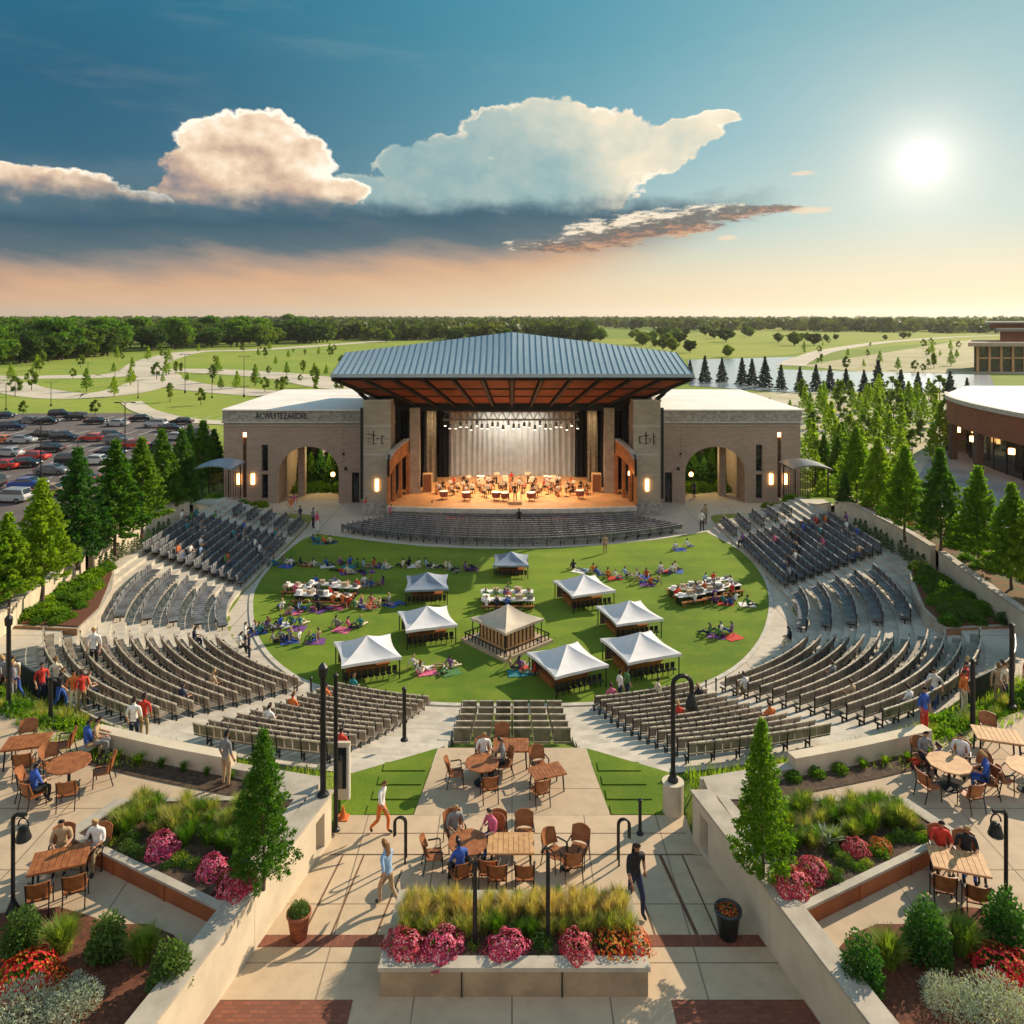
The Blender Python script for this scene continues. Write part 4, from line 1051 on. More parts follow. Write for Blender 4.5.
POSES = {
 'stand': dict(pel=(0,0,.93), chest=(0,-.0,1.34), neck=(0,-.01,1.50), head=(0,-.03,1.66),
   armL=[(.19,0,1.41),(.25,.03,1.13),(.25,-.06,.88)], armR=[(-.19,0,1.41),(-.26,.02,1.13),(-.23,-.10,.90)],
   legL=[(.09,0,.88),(.11,-.02,.49),(.11,.03,.08),(.13,-.13,.035)], legR=[(-.09,0,.88),(-.11,-.03,.49),(-.12,.02,.08),(-.14,-.14,.035)]),
 'walk': dict(pel=(0,0,.92), chest=(0,-.05,1.33), neck=(0,-.08,1.48), head=(0,-.12,1.64),
   armL=[(.19,-.05,1.40),(.27,.10,1.16),(.28,.04,.90)], armR=[(-.19,-.05,1.40),(-.26,-.16,1.14),(-.25,-.34,.98)],
   legL=[(.09,0,.87),(.10,-.22,.50),(.10,-.20,.10),(.11,-.37,.05)], legR=[(-.09,0,.87),(-.10,.05,.47),(-.11,.34,.16),(-.11,.26,.035)]),
 'chair': dict(pel=(0,0,.54), chest=(0,-.05,.96), neck=(0,-.07,1.11), head=(0,-.12,1.26),
   armL=[(.19,-.04,1.02),(.25,-.12,.78),(.14,-.34,.74)], armR=[(-.19,-.04,1.02),(-.26,-.10,.78),(-.15,-.32,.73)],
   legL=[(.09,-.03,.52),(.12,-.42,.52),(.12,-.40,.09),(.13,-.54,.035)], legR=[(-.09,-.03,.52),(-.13,-.42,.52),(-.14,-.36,.09),(-.15,-.50,.035)]),
 'ground': dict(pel=(0,0,.12), chest=(0,.08,.52), neck=(0,.08,.67), head=(0,.04,.82),
   armL=[(.19,.08,.58),(.27,.22,.34),(.26,.34,.06)], armR=[(-.19,.08,.58),(-.24,-.08,.40),(-.13,-.30,.38)],
   legL=[(.09,-.03,.12),(.15,-.40,.36),(.13,-.68,.07),(.15,-.80,.035)], legR=[(-.09,-.03,.12),(-.17,-.46,.16),(-.12,-.82,.07),(-.15,-.90,.10)]),
 'lie': dict(pel=(0,0,.11), chest=(0,.40,.14), neck=(0,.56,.17), head=(0,.72,.20),
   armL=[(.19,.46,.15),(.34,.62,.09),(.22,.80,.10)], armR=[(-.19,.46,.15),(-.30,.24,.09),(-.24,.0,.08)],
   legL=[(.09,-.03,.11),(.13,-.42,.20),(.12,-.80,.06),(.14,-.90,.12)], legR=[(-.09,-.03,.11),(-.14,-.45,.09),(-.20,-.85,.06),(-.24,-.92,.12)]),
}
def build_person(pose, long_hair=False):
    p = POSES[pose]; V = []; E = []; Rd = []; L = []
    def add(pt, r, par, lab):
        V.append(Vector(pt)); Rd.append(r)
        if par is not None: E.append((par, len(V)-1)); L.append(lab)
        return len(V)-1
    pel, ch, nk, hd = map(Vector, (p['pel'], p['chest'], p['neck'], p['head']))
    a = add(pel, (.135,.10), None, None); b = add(pel.lerp(ch, .5), (.115,.088), a, 1); c = add(ch, (.15,.10), b, 1)
    d = add(nk, (.05,.05), c, 1); e = add(nk.lerp(hd, .45), (.052,.055), d, 0); f = add(hd, (.077,.092), e, 0)
    up = (hd-nk).normalized(); g = add(hd+up*.085, (.052,.06), f, 0)
    for k in ('armL', 'armR'):
        q = p[k]; i = add(q[0], (.062,.062), c, 1); j = add(q[1], (.047,.047), i, 1); w = add(q[2], (.030,.034), j, 0 if pose != 'stand' else 0)
    for k in ('legL', 'legR'):
        q = p[k]; i = add(q[0], (.095,.095), a, 2); j = add(q[1], (.066,.068), i, 2); w = add(q[2], (.046,.050), j, 2); t = add(q[3], (.046,.034), w, 3)
    me = bpy.data.meshes.new('sk'); me.from_pydata(V, E, []); o = bpy.data.objects.new('sk', me); COL.objects.link(o)
    sk = o.modifiers.new('s', 'SKIN'); o.modifiers.new('u', 'SUBSURF').levels = 1; sk.use_smooth_shade = True
    for i, r in enumerate(Rd): me.skin_vertices[0].data[i].radius = r
    me.skin_vertices[0].data[0].use_root = True
    bpy.context.view_layer.update()
    m2 = bpy.data.meshes.new_from_object(o.evaluated_get(bpy.context.evaluated_depsgraph_get()))
    bpy.data.objects.remove(o)
    vs_ = [v.co.copy() for v in m2.vertices]; fs = [list(q.vertices) for q in m2.polygons]; mi = []
    segs = [(V[x], V[y], lab, (Rd[x][0]+Rd[y][0])/2) for (x, y), lab in zip(E, L)]
    for q in m2.polygons:
        best = 9; bl = 0
        for x, y, lab, r in segs:
            ab = y-x; t = clamp((q.center-x).dot(ab)/max(ab.length_squared, 1e-9)); dd = (q.center-(x+ab*t)).length/r
            if dd < best: best = dd; bl = lab
        mi.append(bl)
    m = MB(); m.v = [tuple(v) for v in vs_]; m.f = fs; m.mi = mi
    # hands: palm, four fingers and a thumb
    m.cur = 0
    for k in ('armL', 'armR'):
        el, wr = Vector(p[k][1]), Vector(p[k][2]); d_ = (wr-el).normalized(); sx = 1 if k == 'armL' else -1
        sd = d_.cross(Vector((0, 0, 1)));
        if sd.length < .2: sd = d_.cross(Vector((sx, 0, 0)))
        sd.normalize(); nn_ = d_.cross(sd).normalized()
        pa = wr+d_*.085; m.cyl(wr, pa, .026, .034, 6)
        for fi, ln in enumerate((.065, .08, .075, .06)):
            b0 = pa+sd*(.018*(fi-1.5)); m.tube([b0, b0+d_*ln*.55+nn_*.006, b0+d_*ln*.95+nn_*.028], [.0095, .0085, .006], 5)
        b0 = wr+d_*.03+sd*.03; m.tube([b0, b0+sd*.03+d_*.03, b0+sd*.035+d_*.06+nn_*.012], [.012, .010, .007], 5)
    # nose and ears
    fw = Vector((0,-1,0)) if pose != 'lie' else Vector((0,0,1)); side = Vector((1,0,0))
    m.cyl(hd+fw*.085+up*.02, hd+fw*.118-up*.012, .008, .016, 5)
    for sx in (-1, 1): m.cyl(hd+side*sx*.07, hd+side*sx*.092, .024, .018, 6)
    h = MB()                                                     # hair: a cap over the crown and the back of the head
    rows = []
    for j in range(6):
        th = pi*.02+j/5*(pi*.55)
        rows.append([tuple(hd+up*(.010+.100*cos(th))+(side*cos(q)*.083+fw*(-1)*(sin(q)*.094+.014))*sin(th)+(up*.05*max(0,-sin(q))*sin(th))-(up*.06*max(0,sin(q))*sin(th))) for q in [2*pi*i/14 for i in range(15)]])
    h.grid(rows)
    if long_hair: h.grid([[tuple(hd+side*x*.085-fw*(.09+.02*(1-abs(x)))-up*z) for x in (-1,-.5,0,.5,1)] for z in (-.03,.08,.18,.26)]); 
    body = m.build('person', [SKIN[0], cloth(WHITE), cloth(NAVY), cloth(BLACK)], None, True)
    eyes = MB()
    for sx in (-1, 1): eyes.box(tuple(hd+fw*.089+side*sx*.032+up*.012), (.018,.008,.01))
    hr = h.build('hair', HAIR[0], body, True, world=False); ey = eyes.build('eyes', cloth(BLACK), body, False, world=False)
    body['category'] = 'person'
    return Stock(body)
PS = {k: build_person(k) for k in POSES}
PS['walk_long'] = build_person('walk', True); PS['ground_long'] = build_person('ground', True)
USEDLAB = {}
HOW = ['', 'leftmost', 'rightmost', 'second from left', 'second from right', 'middle', 'nearest', 'farthest']
def uniq(lab):
    k = USEDLAB.get(lab, 0); USEDLAB[lab] = k+1
    return lab
def person(pose, loc, rz, shirt, pants, label, group=None, skin=0, hair=0, sc=1.0, shoes=BLACK):
    o = PS[pose].put(loc, rz, uniq(label), group, sc, 'person')
    for i, mt in enumerate((SKIN[skin], cloth(shirt), cloth(pants), cloth(shoes))):
        o.material_slots[i].link = 'OBJECT'; o.material_slots[i].material = mt
    for c in o.children:
        if c.name.startswith('hair'): c.material_slots[0].link = 'OBJECT'; c.material_slots[0].material = HAIR[hair]
    return o
def face(px, py): return math.atan2(px, -py)     # rz so that a figure looking along -y looks along (px, py)
SH = [WHITE, RED, BLUE, NAVY, BLACK, GREY, PALEB, TEAL, PINK, TAN, ORANGE, GREEN, PURPLE, WHITE, CREAM, WHITE]
PT = [NAVY, BLACK, KHAKI, GREY, BLUE, CREAM]
random.seed(21)
# the crowd in the seats
for i, (x, y, z, rz) in enumerate(SEATED):
    sh, pt = random.choice(SH), random.choice(PT); sd = 'left' if x < 0 else 'right'
    blk = 'far seats near the hall' if y > 55 else ('corner seats' if abs(x) > 10 else 'lower centre seats')
    person('chair', (x, y, z-.06), rz, sh, pt, 'person in %s top, %s trousers, %s %s' % (CN[sh], CN[pt], sd, blk), 'spectators in the seats', random.randrange(4), random.randrange(4))
# people standing or walking on the paving: pixel of the feet, ground height, pose
W = [((137,662),1.2,'stand',WHITE,BLACK,'woman in a white top and black skirt standing among the left corner seats',2,3,1.25,0),
 ((134,747),TZ-.9,'stand',WHITE,NAVY,'person in white shirt on the grass below the left corner seats',0,0,1.05,pi),
 ((144,740),TZ-1.1,'stand',RED,TAN,'person in red shirt beside the one in white on the left slope',1,1,1.0,pi),
 ((381,833),WZ,'walk',WHITE,ORANGE,'person in white top and orange trousers walking past the left lawn',0,2,.95,1.2),
 ((388,906),WZ,'walk_long',PALEB,TAN,'long haired woman in pale blue dress beside the central planter',0,2,1.0,-2.2),
 ((635,912),WZ,'walk_long',BLACK,NAVY,'woman in black walking past the right end of the central planter',1,0,1.12,.3),
 ((366,515),.03,'stand',RED,NAVY,'person in red top crossing the plaza before the left tower',0,0,1.0,.5),
 ((317,532),.03,'stand',PINK,WHITE,'person in pink top at the left corner of the lawn',0,3,1.1,2.5),
 ((313,528),.03,'stand',GREY,BLACK,'person in grey at the left corner of the lawn',1,1,1.1,2.2),
 ((291,516),.03,'stand',ORANGE,CREAM,'person in orange top walking out of the left archway',2,2,1.1,.2),
 ((294,512),.03,'stand',PINK,WHITE,'person in pink top walking out of the left archway',0,0,1.1,.1),
 ((300,524),.03,'stand',NAVY,GREY,'person in navy top standing before the left archway',0,0,1.0,1.),
 ((702,531),.03,'stand',WHITE,BLACK,'person in white top and black trousers at the right corner of the lawn',0,0,1.1,-.5),
 ((705,524),.03,'stand',TAN,NAVY,'person in tan jacket at the right corner of the lawn',1,1,1.1,.5),
 ((605,553),.08,'stand',TAN,KHAKI,'lone person in tan standing on the sunny upper lawn',0,0,.9,0),
 ((519,527),.03,'stand',BLACK,BLACK,'person in black standing before the middle of the stage apron',1,1,1.0,pi),
 ((432,518),.03,'stand',GREY,NAVY,'person in grey before the left part of the stage apron',1,1,1.0,.4),
 ((391,522),.03,'stand',PINK,BLACK,'person in pink top before the left edge of the stage',0,0,1.0,.4),
 ((694,497),.03,'stand',NAVY,BLACK,'person in navy walking into the right archway',0,0,1.0,.4),
 ((465,664),0,'stand',WHITE,NAVY,'',0,0,.0,0),
 ((801,716),0,'stand',WHITE,NAVY,'',0,0,.0,0)]
for px, z, pose, sh, pt, lab, sk, hr, sc, rz in W:
    if sc == 0: continue
    q = P(*px, z)
    if px == (137,662): q = Vector((-17.3*1.17, 37.2, 0)); q.z = gz(q.x, q.y)+.1
    person(pose, q, rz, sh, pt, lab, None, sk, hr, sc)
for px, sh, lab in (((620,703),WHITE,'person in white top on the ring path by the right of the lawn'),((627,700),GREEN,'person in green top on the ring path by the right of the lawn'),((658,711),CREAM,'person in cream top leaning by the front right seats'),((245,650),WHITE,'person in white top on the left ring path'),((249,662),NAVY,'person in navy top on the left ring path')):
    person('stand', P(*px, .05), 2.0, sh, NAVY, lab, None, 0, 1, .95)
# picnickers on the lawn: cluster centre, spread in metres, number
CL = [((322,543),.9,4,'upper left corner'),((292,566),1.5,5,'left edge behind the long tables'),((333,566),1.6,4,'patch behind the long tables'),((352,573),1.4,4,'patch left of the dark tent'),((372,568),1.2,5,'patch left of the dark tent'),
 ((418,567),1.4,5,'shaded patch behind the dark grey tents'),((458,570),1.3,5,'shaded patch between the two grey tents'),((372,586),1.0,3,'patch above the white tents'),((300,612),1.4,5,'left patch before the long tables'),((345,607),2.0,6,'patch before the long tables'),
 ((375,606),1.3,6,'patch above the leftmost white tent'),((284,627),1.1,4,'left edge of the lawn'),((347,629),.9,3,'middle of the left lawn'),((261,633),.8,3,'far left edge of the lawn'),((295,643),1.5,6,'left lower lawn'),((433,671),1.2,5,'sunny patch below the beige kiosk'),
 ((522,671),.9,4,'patch left of the front tent'),((622,578),2.0,6,'patch between two right tents'),((668,572),.8,4,'patch above the right long tables'),((583,571),1.0,3,'upper middle lawn'),((682,549),.9,2,'upper right corner of the lawn'),((731,604),1.3,5,'patch below the right long tables'),((720,636),.9,4,'right lower lawn'),((650,584),.9,3,'patch left of the right long tables'),((700,583),.0,0,'')]
BC = [BLUE, WHITE, RED, TEAL, PINK, GREY, GREEN, PURPLE]
bl = MB(); bl.v = []
rows = [[(x, y, .012+.012*sin(x*5)*sin(y*4)) for x in (-.55,-.28,0,.28,.55)] for y in (-.45,-.22,0,.22,.45)]; bl.grid(rows); bl.grid([[(p[0],p[1],0) for p in r] for r in rows])
blo = bl.build('picnic_blanket', cloth(BLUE), None, True); blo['category'] = 'blanket'; BLK = Stock(blo)
for c, spd, n, where in CL:
    if not n: continue
    q = P(*c, .07); bc = random.choice(BC)
    for b_ in range(1 if n < 4 else 2):
        bb_ = random.choice(BC); o = BLK.put((q.x+(b_*2-.5)*spd*.55, q.y+random.uniform(-.3,.3), .075), random.uniform(-.5,.5), uniq('%s picnic blanket spread on the %s' % (CN[bb_], where)), 'picnic blankets')
        o.material_slots[0].link = 'OBJECT'; o.material_slots[0].material = cloth(bb_)
    for i in range(n):
        sh, pt = random.choice(SH), random.choice(PT); a = random.uniform(0, 6.28)
        pose = random.choice(['ground','ground','ground_long','ground','lie'])
        x = q.x+(i-(n-1)/2)/n*spd*2.2+random.uniform(-.15,.15); y = q.y+random.uniform(-.5,.5)*min(spd,1)
        person(pose, (x, y, .08), random.uniform(1.6,4.6), sh, pt, '%s person in %s top, %s' % ('reclining' if pose == 'lie' else 'seated', CN[sh], where), 'picnickers on the lawn', random.randrange(4), random.randrange(4), .86)
# ================================================================ tents and tables on the lawn
MT['mesh'] = M('tent_back_panel', (.16,.11,.075), .8, .3, 3)
def make_tent(fab, name='tent', kiosk=False, w=1.68, e=1.2, p=2.05):
    root = thing(name, 'x', 'tent')
    m = MB(); n = 8
    def cz(u, v):
        r = max(abs(u), abs(v)); corner = abs(u)*abs(v)
        return e+(p-e)*(1-r)**1.35-.10*(1-abs(min(abs(u),abs(v))/(r+1e-6)))*0+.07*corner
    # four concave gores drawn from the peak to the scalloped eaves
    for q in range(4):
        c, s_ = cos(q*pi/2), sin(q*pi/2); rows = []
        for j in range(n+1):
            r = j/n; row = []
            for i in range(n+1):
                v = (i/n*2-1); sag = (1-v*v)*.16*r
                x, y = r*w-sag*w*.6, v*r*w*(1-.0)
                row.append((x*c-y*s_, x*s_+y*c, e+(p-e)*((1-r)**1.4)+.06*abs(v)*r-.05*(1-v*v)*r*(1-r)*4))
            rows.append(row)
        m.grid(rows)
        m.grid([rows[-1], [(a*.995, b*.995, z-.16) for a, b, z in rows[-1]]])
    m.build('canopy', fab, root, True)
    for sx in (-1, 1):
        for sy in (-1, 1):
            m = MB(); m.cyl((sx*w*.93, sy*w*.93, 0), (sx*w*.93, sy*w*.93, e+.02), .035, n=6); m.build('pole', MT['dark'], root)
    m = MB()
    if kiosk:
        m.box((0,0,.1),(w*2.5,w*2.5,.2)); m.build('deck', MT['tanstone'], root); m = MB()
        for sx, sy, ln, ax in ((0,-1,2,0),(0,1,2,0),(-1,0,2,1),(1,0,2,1)):
            m.box((sx*w*1.15, sy*w*1.15, .55), ((w*2.3, .05, .06) if ax == 0 else (.05, w*2.3, .06)))
            for k in range(12):
                t = -w*1.1+w*2.2*k/11; m.box(((t, sy*w*1.15, .38) if ax == 0 else (sx*w*1.15, t, .38)), (.05,.05,.36))
        m.build('railing', MT['dark'], root); m = MB()
        m.box((0,0,.75),(w*1.5,w*1.5,1.1)); m.build('counter', MT['wood_pale'], root); m = MB()
        for k in range(8):
            for sy in (-1, 1): m.box((-w*.7+k*w*.2, sy*w*.755, .8), (.08,.04,.9)); m.box((sy*w*.755, -w*.7+k*w*.2, .8), (.04,.08,.9))
        m.build('slat', MT['dark'], root)
    else:
        m.box((0,.35,.42),(w*1.5,w*.9,.06)); m.box((0,.35,.2),(w*1.4,w*.8,.36)); m.build('counter', MT['wood'], root)
        m = MB(); m.box((0,w*.9,.55),(w*1.7,.04,1.0)); m.build('side_wall', MT['mesh'], root)
        m = MB()
        for k in range(9): m.box((-w*.8+k*w*.2,-w*.8,.32),(.26,.26,.05)); m.box((-w*.8+k*w*.2,-w*.8,.16),(.04,.04,.3)); m.box((-w*.8+k*w*.2,-w*.74,.52),(.26,.03,.3))
        m.build('stool_row', MT['dark'], root)
    return Stock(root)
TW = make_tent(MT['fabric']); TG = make_tent(MT['fabric_grey']); TB = make_tent(MT['fabric_beige'], 'kiosk_tent', True, 1.6, 1.4, 2.3)
GT = 'peaked tents pitched on the lawn'
for st_, c, rz, sc, lab in ((TW,(367,671),.35,.98,'white peaked tent nearest the left edge of the lawn'),(TW,(427,637),.3,.95,'white peaked tent at left, above the leftmost one'),
   (TG,(427,598),.1,.9,'blue grey tent standing in the shade on the left lawn'),(TG,(511,573),.0,.82,'small dark grey tent at the top of the lawn'),(TB,(507,642),.75,1.0,'beige kiosk tent with railed deck in the middle of the lawn'),
   (TW,(584,603),.35,.98,'white tent farthest up the lawn, right of centre'),(TW,(629,631),.3,.95,'white tent just above the front right one'),(TW,(640,668),.35,1.0,'white tent at the front right of the lawn'),(TW,(567,681),.45,.98,'white tent nearest the front middle of the lawn')):
    q = P(*c, .06); st_.put(q, rz, lab, GT if st_ is not TB else None, sc)
def make_ltable():
    root = thing('long_table', 'x', 'table'); m = MB(); m.box((0,0,.74),(2.6,.8,.05)); m.build('tabletop', MT['white'], root)
    for x in (-1.1, 1.1):
        m = MB(); m.box((x,0,.36),(.06,.7,.72)); m.build('leg', MT['dark'], root)
    for y in (-.75,.75): m = MB(); m.box((0,y,.44),(2.5,.3,.05)); m.box((-1,y,.22),(.05,.25,.42)); m.box((1,y,.22),(.05,.25,.42)); m.build('bench', MT['wood'], root)
    return Stock(root)
LT = make_ltable()
crate = MB(); crate.box((0,0,.13),(.42,.3,.26)); crate.box((0,0,.27),(.46,.34,.03)); co_ = crate.build('cool_box', MT['white']); co_['category'] = 'cool box'; CB = Stock(co_)
random.seed(4)
for (pxs, where, rz) in (([(298,594),(322,592),(345,595),(310,603),(336,604)],'left lawn',-.12),([(683,596),(700,592),(718,588),(690,603),(710,599),(727,594)],'right lawn',.35),([(496,600),(518,600),(497,608),(519,608)],'middle of the lawn',.0)):
    for i, c in enumerate(pxs):
        q = P(*c, .06); LT.put(q, rz, '%s white topped table with benches in the %s cluster' % (ORD[i], where), 'white topped tables of the %s cluster' % where, .82)
        for k in range(3):
            a = q+Vector((cos(rz)*(k-1)*.75, sin(rz)*(k-1)*.75, .765*.82)); sc_ = random.uniform(.6,1.1)
            o = CB.put((a.x, a.y, a.z-.01), rz+random.uniform(-.5,.5), uniq('%s box on the %s table of the %s cluster' % (['white','cream','grey'][k], ORD[i], where)), 'boxes on the lawn tables', sc_)
            o.material_slots[0].link = 'OBJECT'; o.material_slots[0].material = [MT['white'], MT['tanstone'], MT['steel']][k]
        for k in range(3):
            sh = random.choice(SH); y = random.choice((-1,1))
            a = q+Vector((cos(rz)*(k-1)*.7-sin(rz)*y*.62, sin(rz)*(k-1)*.7+cos(rz)*y*.62, 0))
            person('chair', (a.x, a.y, .0), rz+(pi if y < 0 else 0), sh, NAVY, 'person in %s at the %s table, %s cluster' % (CN[sh], ORD[i], where), 'people at the lawn tables', random.randrange(4), random.randrange(4), .82)

# ================================================================ foreground tables and armchairs
def make_table(round_=False, mat=None, L=1.35, D=.85):
    root = thing('table', 'x', 'table'); mat = mat or MT['wood']
    m = MB()
    if round_:
        m.lathe((0,0,.70), [(.60,0),(.63,.02),(.62,.05)], 10); m.build('tabletop', mat, root)
        m = MB(); m.lathe((0,0,0), [(.3,0),(.3,.03),(.05,.06),(.04,.68),(.2,.70)], 10); m.build('pedestal', MT['dark'], root)
    else:
        for k in range(9): m.box((-L/2+L*(k+.5)/9,0,.72),(L/9-.012,D,.035))
        m.box((0,-D/2-.012,.71),(L,.022,.05)); m.box((0,D/2+.012,.71),(L,.022,.05)); m.build('tabletop', mat, root)
        m = MB(); m.box((0,0,.65),(L*.86,D*.8,.07)); m.build('apron', MT['wood'], root)
        for x in (-1,1):
            for y in (-1,1): m = MB(); m.cyl((x*L*.43,y*D*.42,0),(x*L*.4,y*D*.38,.68),.028,.032,6); m.build('leg', MT['dark'], root)
    return Stock(root)
def make_chair(mat):
    root = thing('armchair', 'x', 'chair'); m = MB()
    rows = [[(x, .24-(u*.48), .44-.035*sin(pi*u)*(1-.5*abs(x)*4)) for x in (-.25,-.12,0,.12,.25)] for u in (0,.25,.5,.75,1)]
    m.grid(rows); m.grid([[(a,b,c-.035) for a,b,c in r] for r in rows]); m.grid([[r[0],(r[0][0],r[0][1],r[0][2]-.035)] for r in rows]); m.grid([[r[-1],(r[-1][0],r[-1][1],r[-1][2]-.035)] for r in rows]); m.box((0,-.245,.425),(.5,.012,.036)); m.build('seat', mat, root)
    m = MB(); rows = [[(x, .25+.13*u-.16*(abs(x)/.28)**2*.8, .50+.40*u+.04*(1-(abs(x)/.28)**2)*u) for x in (-.28,-.18,-.08,0,.08,.18,.28)] for u in (0,.33,.66,1)]
    m.grid(rows); m.grid([[(a,b+.03,c) for a,b,c in r] for r in rows]); m.grid([rows[-1],[(a,b+.03,c) for a,b,c in rows[-1]]]); m.grid([[r[0],(r[0][0],r[0][1]+.03,r[0][2])] for r in rows]); m.grid([[r[-1],(r[-1][0],r[-1][1]+.03,r[-1][2])] for r in rows]); m.build('backrest', mat, root)
    for x in (-1,1):
        m = MB(); m.tube([(x*.27,.14,.66),(x*.29,-.18,.66),(x*.28,-.24,.60)], .022, 6); m.build('armrest', MT['dark'], root)
        for y, y2 in ((-.23,-.25),(.23,.33)): m = MB(); m.tube([(x*.25,y2,0),(x*.25,y,.42)]+([(x*.27,-.22,.64)] if y < 0 else [(x*.26,.3,.9)]), .017, 6); m.build('leg', MT['dark'], root)
    return Stock(root)
TT = make_table(); TP = make_table(mat=MT['wood_pale']); TR = make_table(True); TRP = make_table(True, MT['wood_pale']); AC = make_chair(MT['wood'])
def SHORT(l): return ' '.join(l.split()[:12])
FT = [ # stock, pixel, z, rz, scale, table label, chairs [(dx, dy, turn)], people
 (TT,(511,764),WZ,.0,.95,'square wooden table at the top of the raised platform',[(-.35,.75,0)],[]),
 (TR,(482,783),WZ,.2,.95,'round wooden table at the left of the platform',[(-.95,.1,pi/2),(.1,-.95,pi)],[(.85,.3,-pi/2,GREY,'woman in grey seated at the round table on the platform'),(.2,.9,0,WHITE,'person in white seated at the round table on the platform')]),
 (TT,(547,789),WZ,.35,.85,'wooden table at the right of the platform',[(0,.85,0),(-.6,-.7,pi)],[]),
 (TR,(468,866),WZ,.2,.95,'round wooden table left of the central long table',[(-1.05,.1,pi/2),(.5,-.9,pi*.9)],[(-.35,-.85,pi*1.1,BLUE,'man in bright blue shirt at the left walkway table'),(-.3,.95,.2,GREY,'person in grey at the far side of the left walkway table'),(.85,.5,-1.0,PINK,'woman in pink top at the left walkway table')]),
 (TP,(511,868),WZ,.0,1.0,'pale slatted table at the centre just behind the long planter',[(-.38,-.85,pi),(.38,-.85,pi),(-.4,.85,0),(.4,.85,0)],[]),
 (TR,(566,868),WZ,.2,.55,'small round table between two armchairs right of centre',[(-.55,.25,.6),(.75,.2,-.6),(.1,-.7,pi)],[]),
 (TT,(27,763),TZ,.25,1.0,'wooden table at the far left edge of the left terrace',[(.2,-.85,pi),(1.1,.1,-pi/2),(-.3,.85,0)],[]),
 (TR,(69,787),TZ,.3,1.05,'round wooden table in the middle of the left terrace',[(-1.0,-.2,pi/2),(.95,-.1,-pi/2),(.2,-1.0,pi),(-.7,.8,.5)],[(-.75,-.75,2.3,BLUE,'person in blue seated left of the round terrace table')]),
 (TT,(60,886),TZ,.35,1.0,'low wooden table nearest us on the left terrace',[(-.3,-.8,pi),(.5,-.8,pi)],[(-.1,.85,0,TAN,'person in tan at the near left terrace table'),(.8,.55,-.4,WHITE,'person in white and blue at the near left terrace table')]),
 (TP,(997,757),TZ,-.3,1.05,'pale wooden table at the far right edge of the right terrace',[(.8,-.7,-2.4),(0,.85,0)],[]),
 (TRP,(949,787),TZ,.2,1.05,'pale round table in the middle of the right terrace',[(-1.0,-.35,pi/2),(-.15,-1.0,pi),(1.05,.0,-pi/2)],[(-.1,.95,0,GREY,'man in grey leaning over the pale round table'),(.85,-.55,-2.2,BLUE,'person in blue seated right of the pale round table'),(.95,.6,-.8,WHITE,'person in white seated behind the pale round table')]),
 (TP,(958,888),TZ,-.3,1.0,'pale slatted table nearest us on the right terrace',[(.2,-.85,pi),(-.5,-.7,pi)],[(-.25,.75,0,RED,'dark haired person in red behind the near right table'),(.35,.7,0,BLACK,'dark haired person in black behind the near right table')]),
 (TRP,(1028,790),TZ,.2,1.0,'pale round table cut by the right edge of the picture',[(-.9,.1,pi/2)],[])]
for st_, c, z, rz, sc, lab, ch, pp in FT:
    q = P(*c, z+.008); st_.put(q, rz, lab, None, sc)
    for i, (dx, dy, t) in enumerate(ch):
        AC.put((q.x+(dx*cos(rz)-dy*sin(rz))*sc, q.y+(dx*sin(rz)+dy*cos(rz))*sc, z+.008), rz+t, 'first armchair of the %s' % SHORT(lab) if i == 0 else '%s armchair of the %s' % (ORD[i], SHORT(lab)), 'wooden armchairs at the tables', 1.0)
    for i, (dx, dy, t, sh, pl_) in enumerate(pp):
        x, y = q.x+(dx*cos(rz)-dy*sin(rz))*sc, q.y+(dx*sin(rz)+dy*cos(rz))*sc
        AC.put((x, y, z+.008), rz+t, 'armchair of the %s' % pl_, 'wooden armchairs at the tables', 1.0)
        person('chair', (x+.0, y, z-.01), rz+t, sh, random.choice(PT), pl_, None, i % 3, (i*2+1) % 4, 1.0)

# couple sitting on the parapet and people on the side paths
for c, z, pose, rz, sh, pt, lab in (((86,760),TZ,'chair',2.4,BLUE,KHAKI,'man in blue patterned shirt sitting at the bend of the left parapet'),((95,757),TZ,'chair',1.9,TAN,GREY,'woman in tan sitting at the bend of the left parapet'),
    ((937,770),TZ,'ground',-2.,BLUE,RED,'person in blue seated where the right parapet ends'),((924,735),TZ-.1,'stand',.4,BLUE,RED,'person in blue top and red skirt at the top of the right slope'),
    ((226,786),TZ,'stand',2.6,GREY,TAN,'person in grey top and tan trousers before the parapet by the left cone tree')):
    if lab: person(pose, P(*c, z), rz, sh, pt, lab, None, 1, 1, 1.0)
random.seed(9)
for s in (-1, 1):
    for i in range(11):
        x = s*(17.2+random.uniform(0, 4.6)); y = 33.6-abs(x)*.11+random.uniform(-.8,1.6)
        sh = [RED,PINK,TAN,NAVY,WHITE,ORANGE,CREAM,GREY,RED,TAN,BLACK][i]
        person(['stand','walk','stand'][i%3], (x, y, gz(x, y)+.04), random.uniform(0,6), sh, PT[i%6], '%s person in %s of the crowd on the %s path' % (ORD[i], CN[sh], 'left' if s == -1 else 'right'), 'crowd on the %s path' % ('left' if s == -1 else 'right'), i%4, i%4)
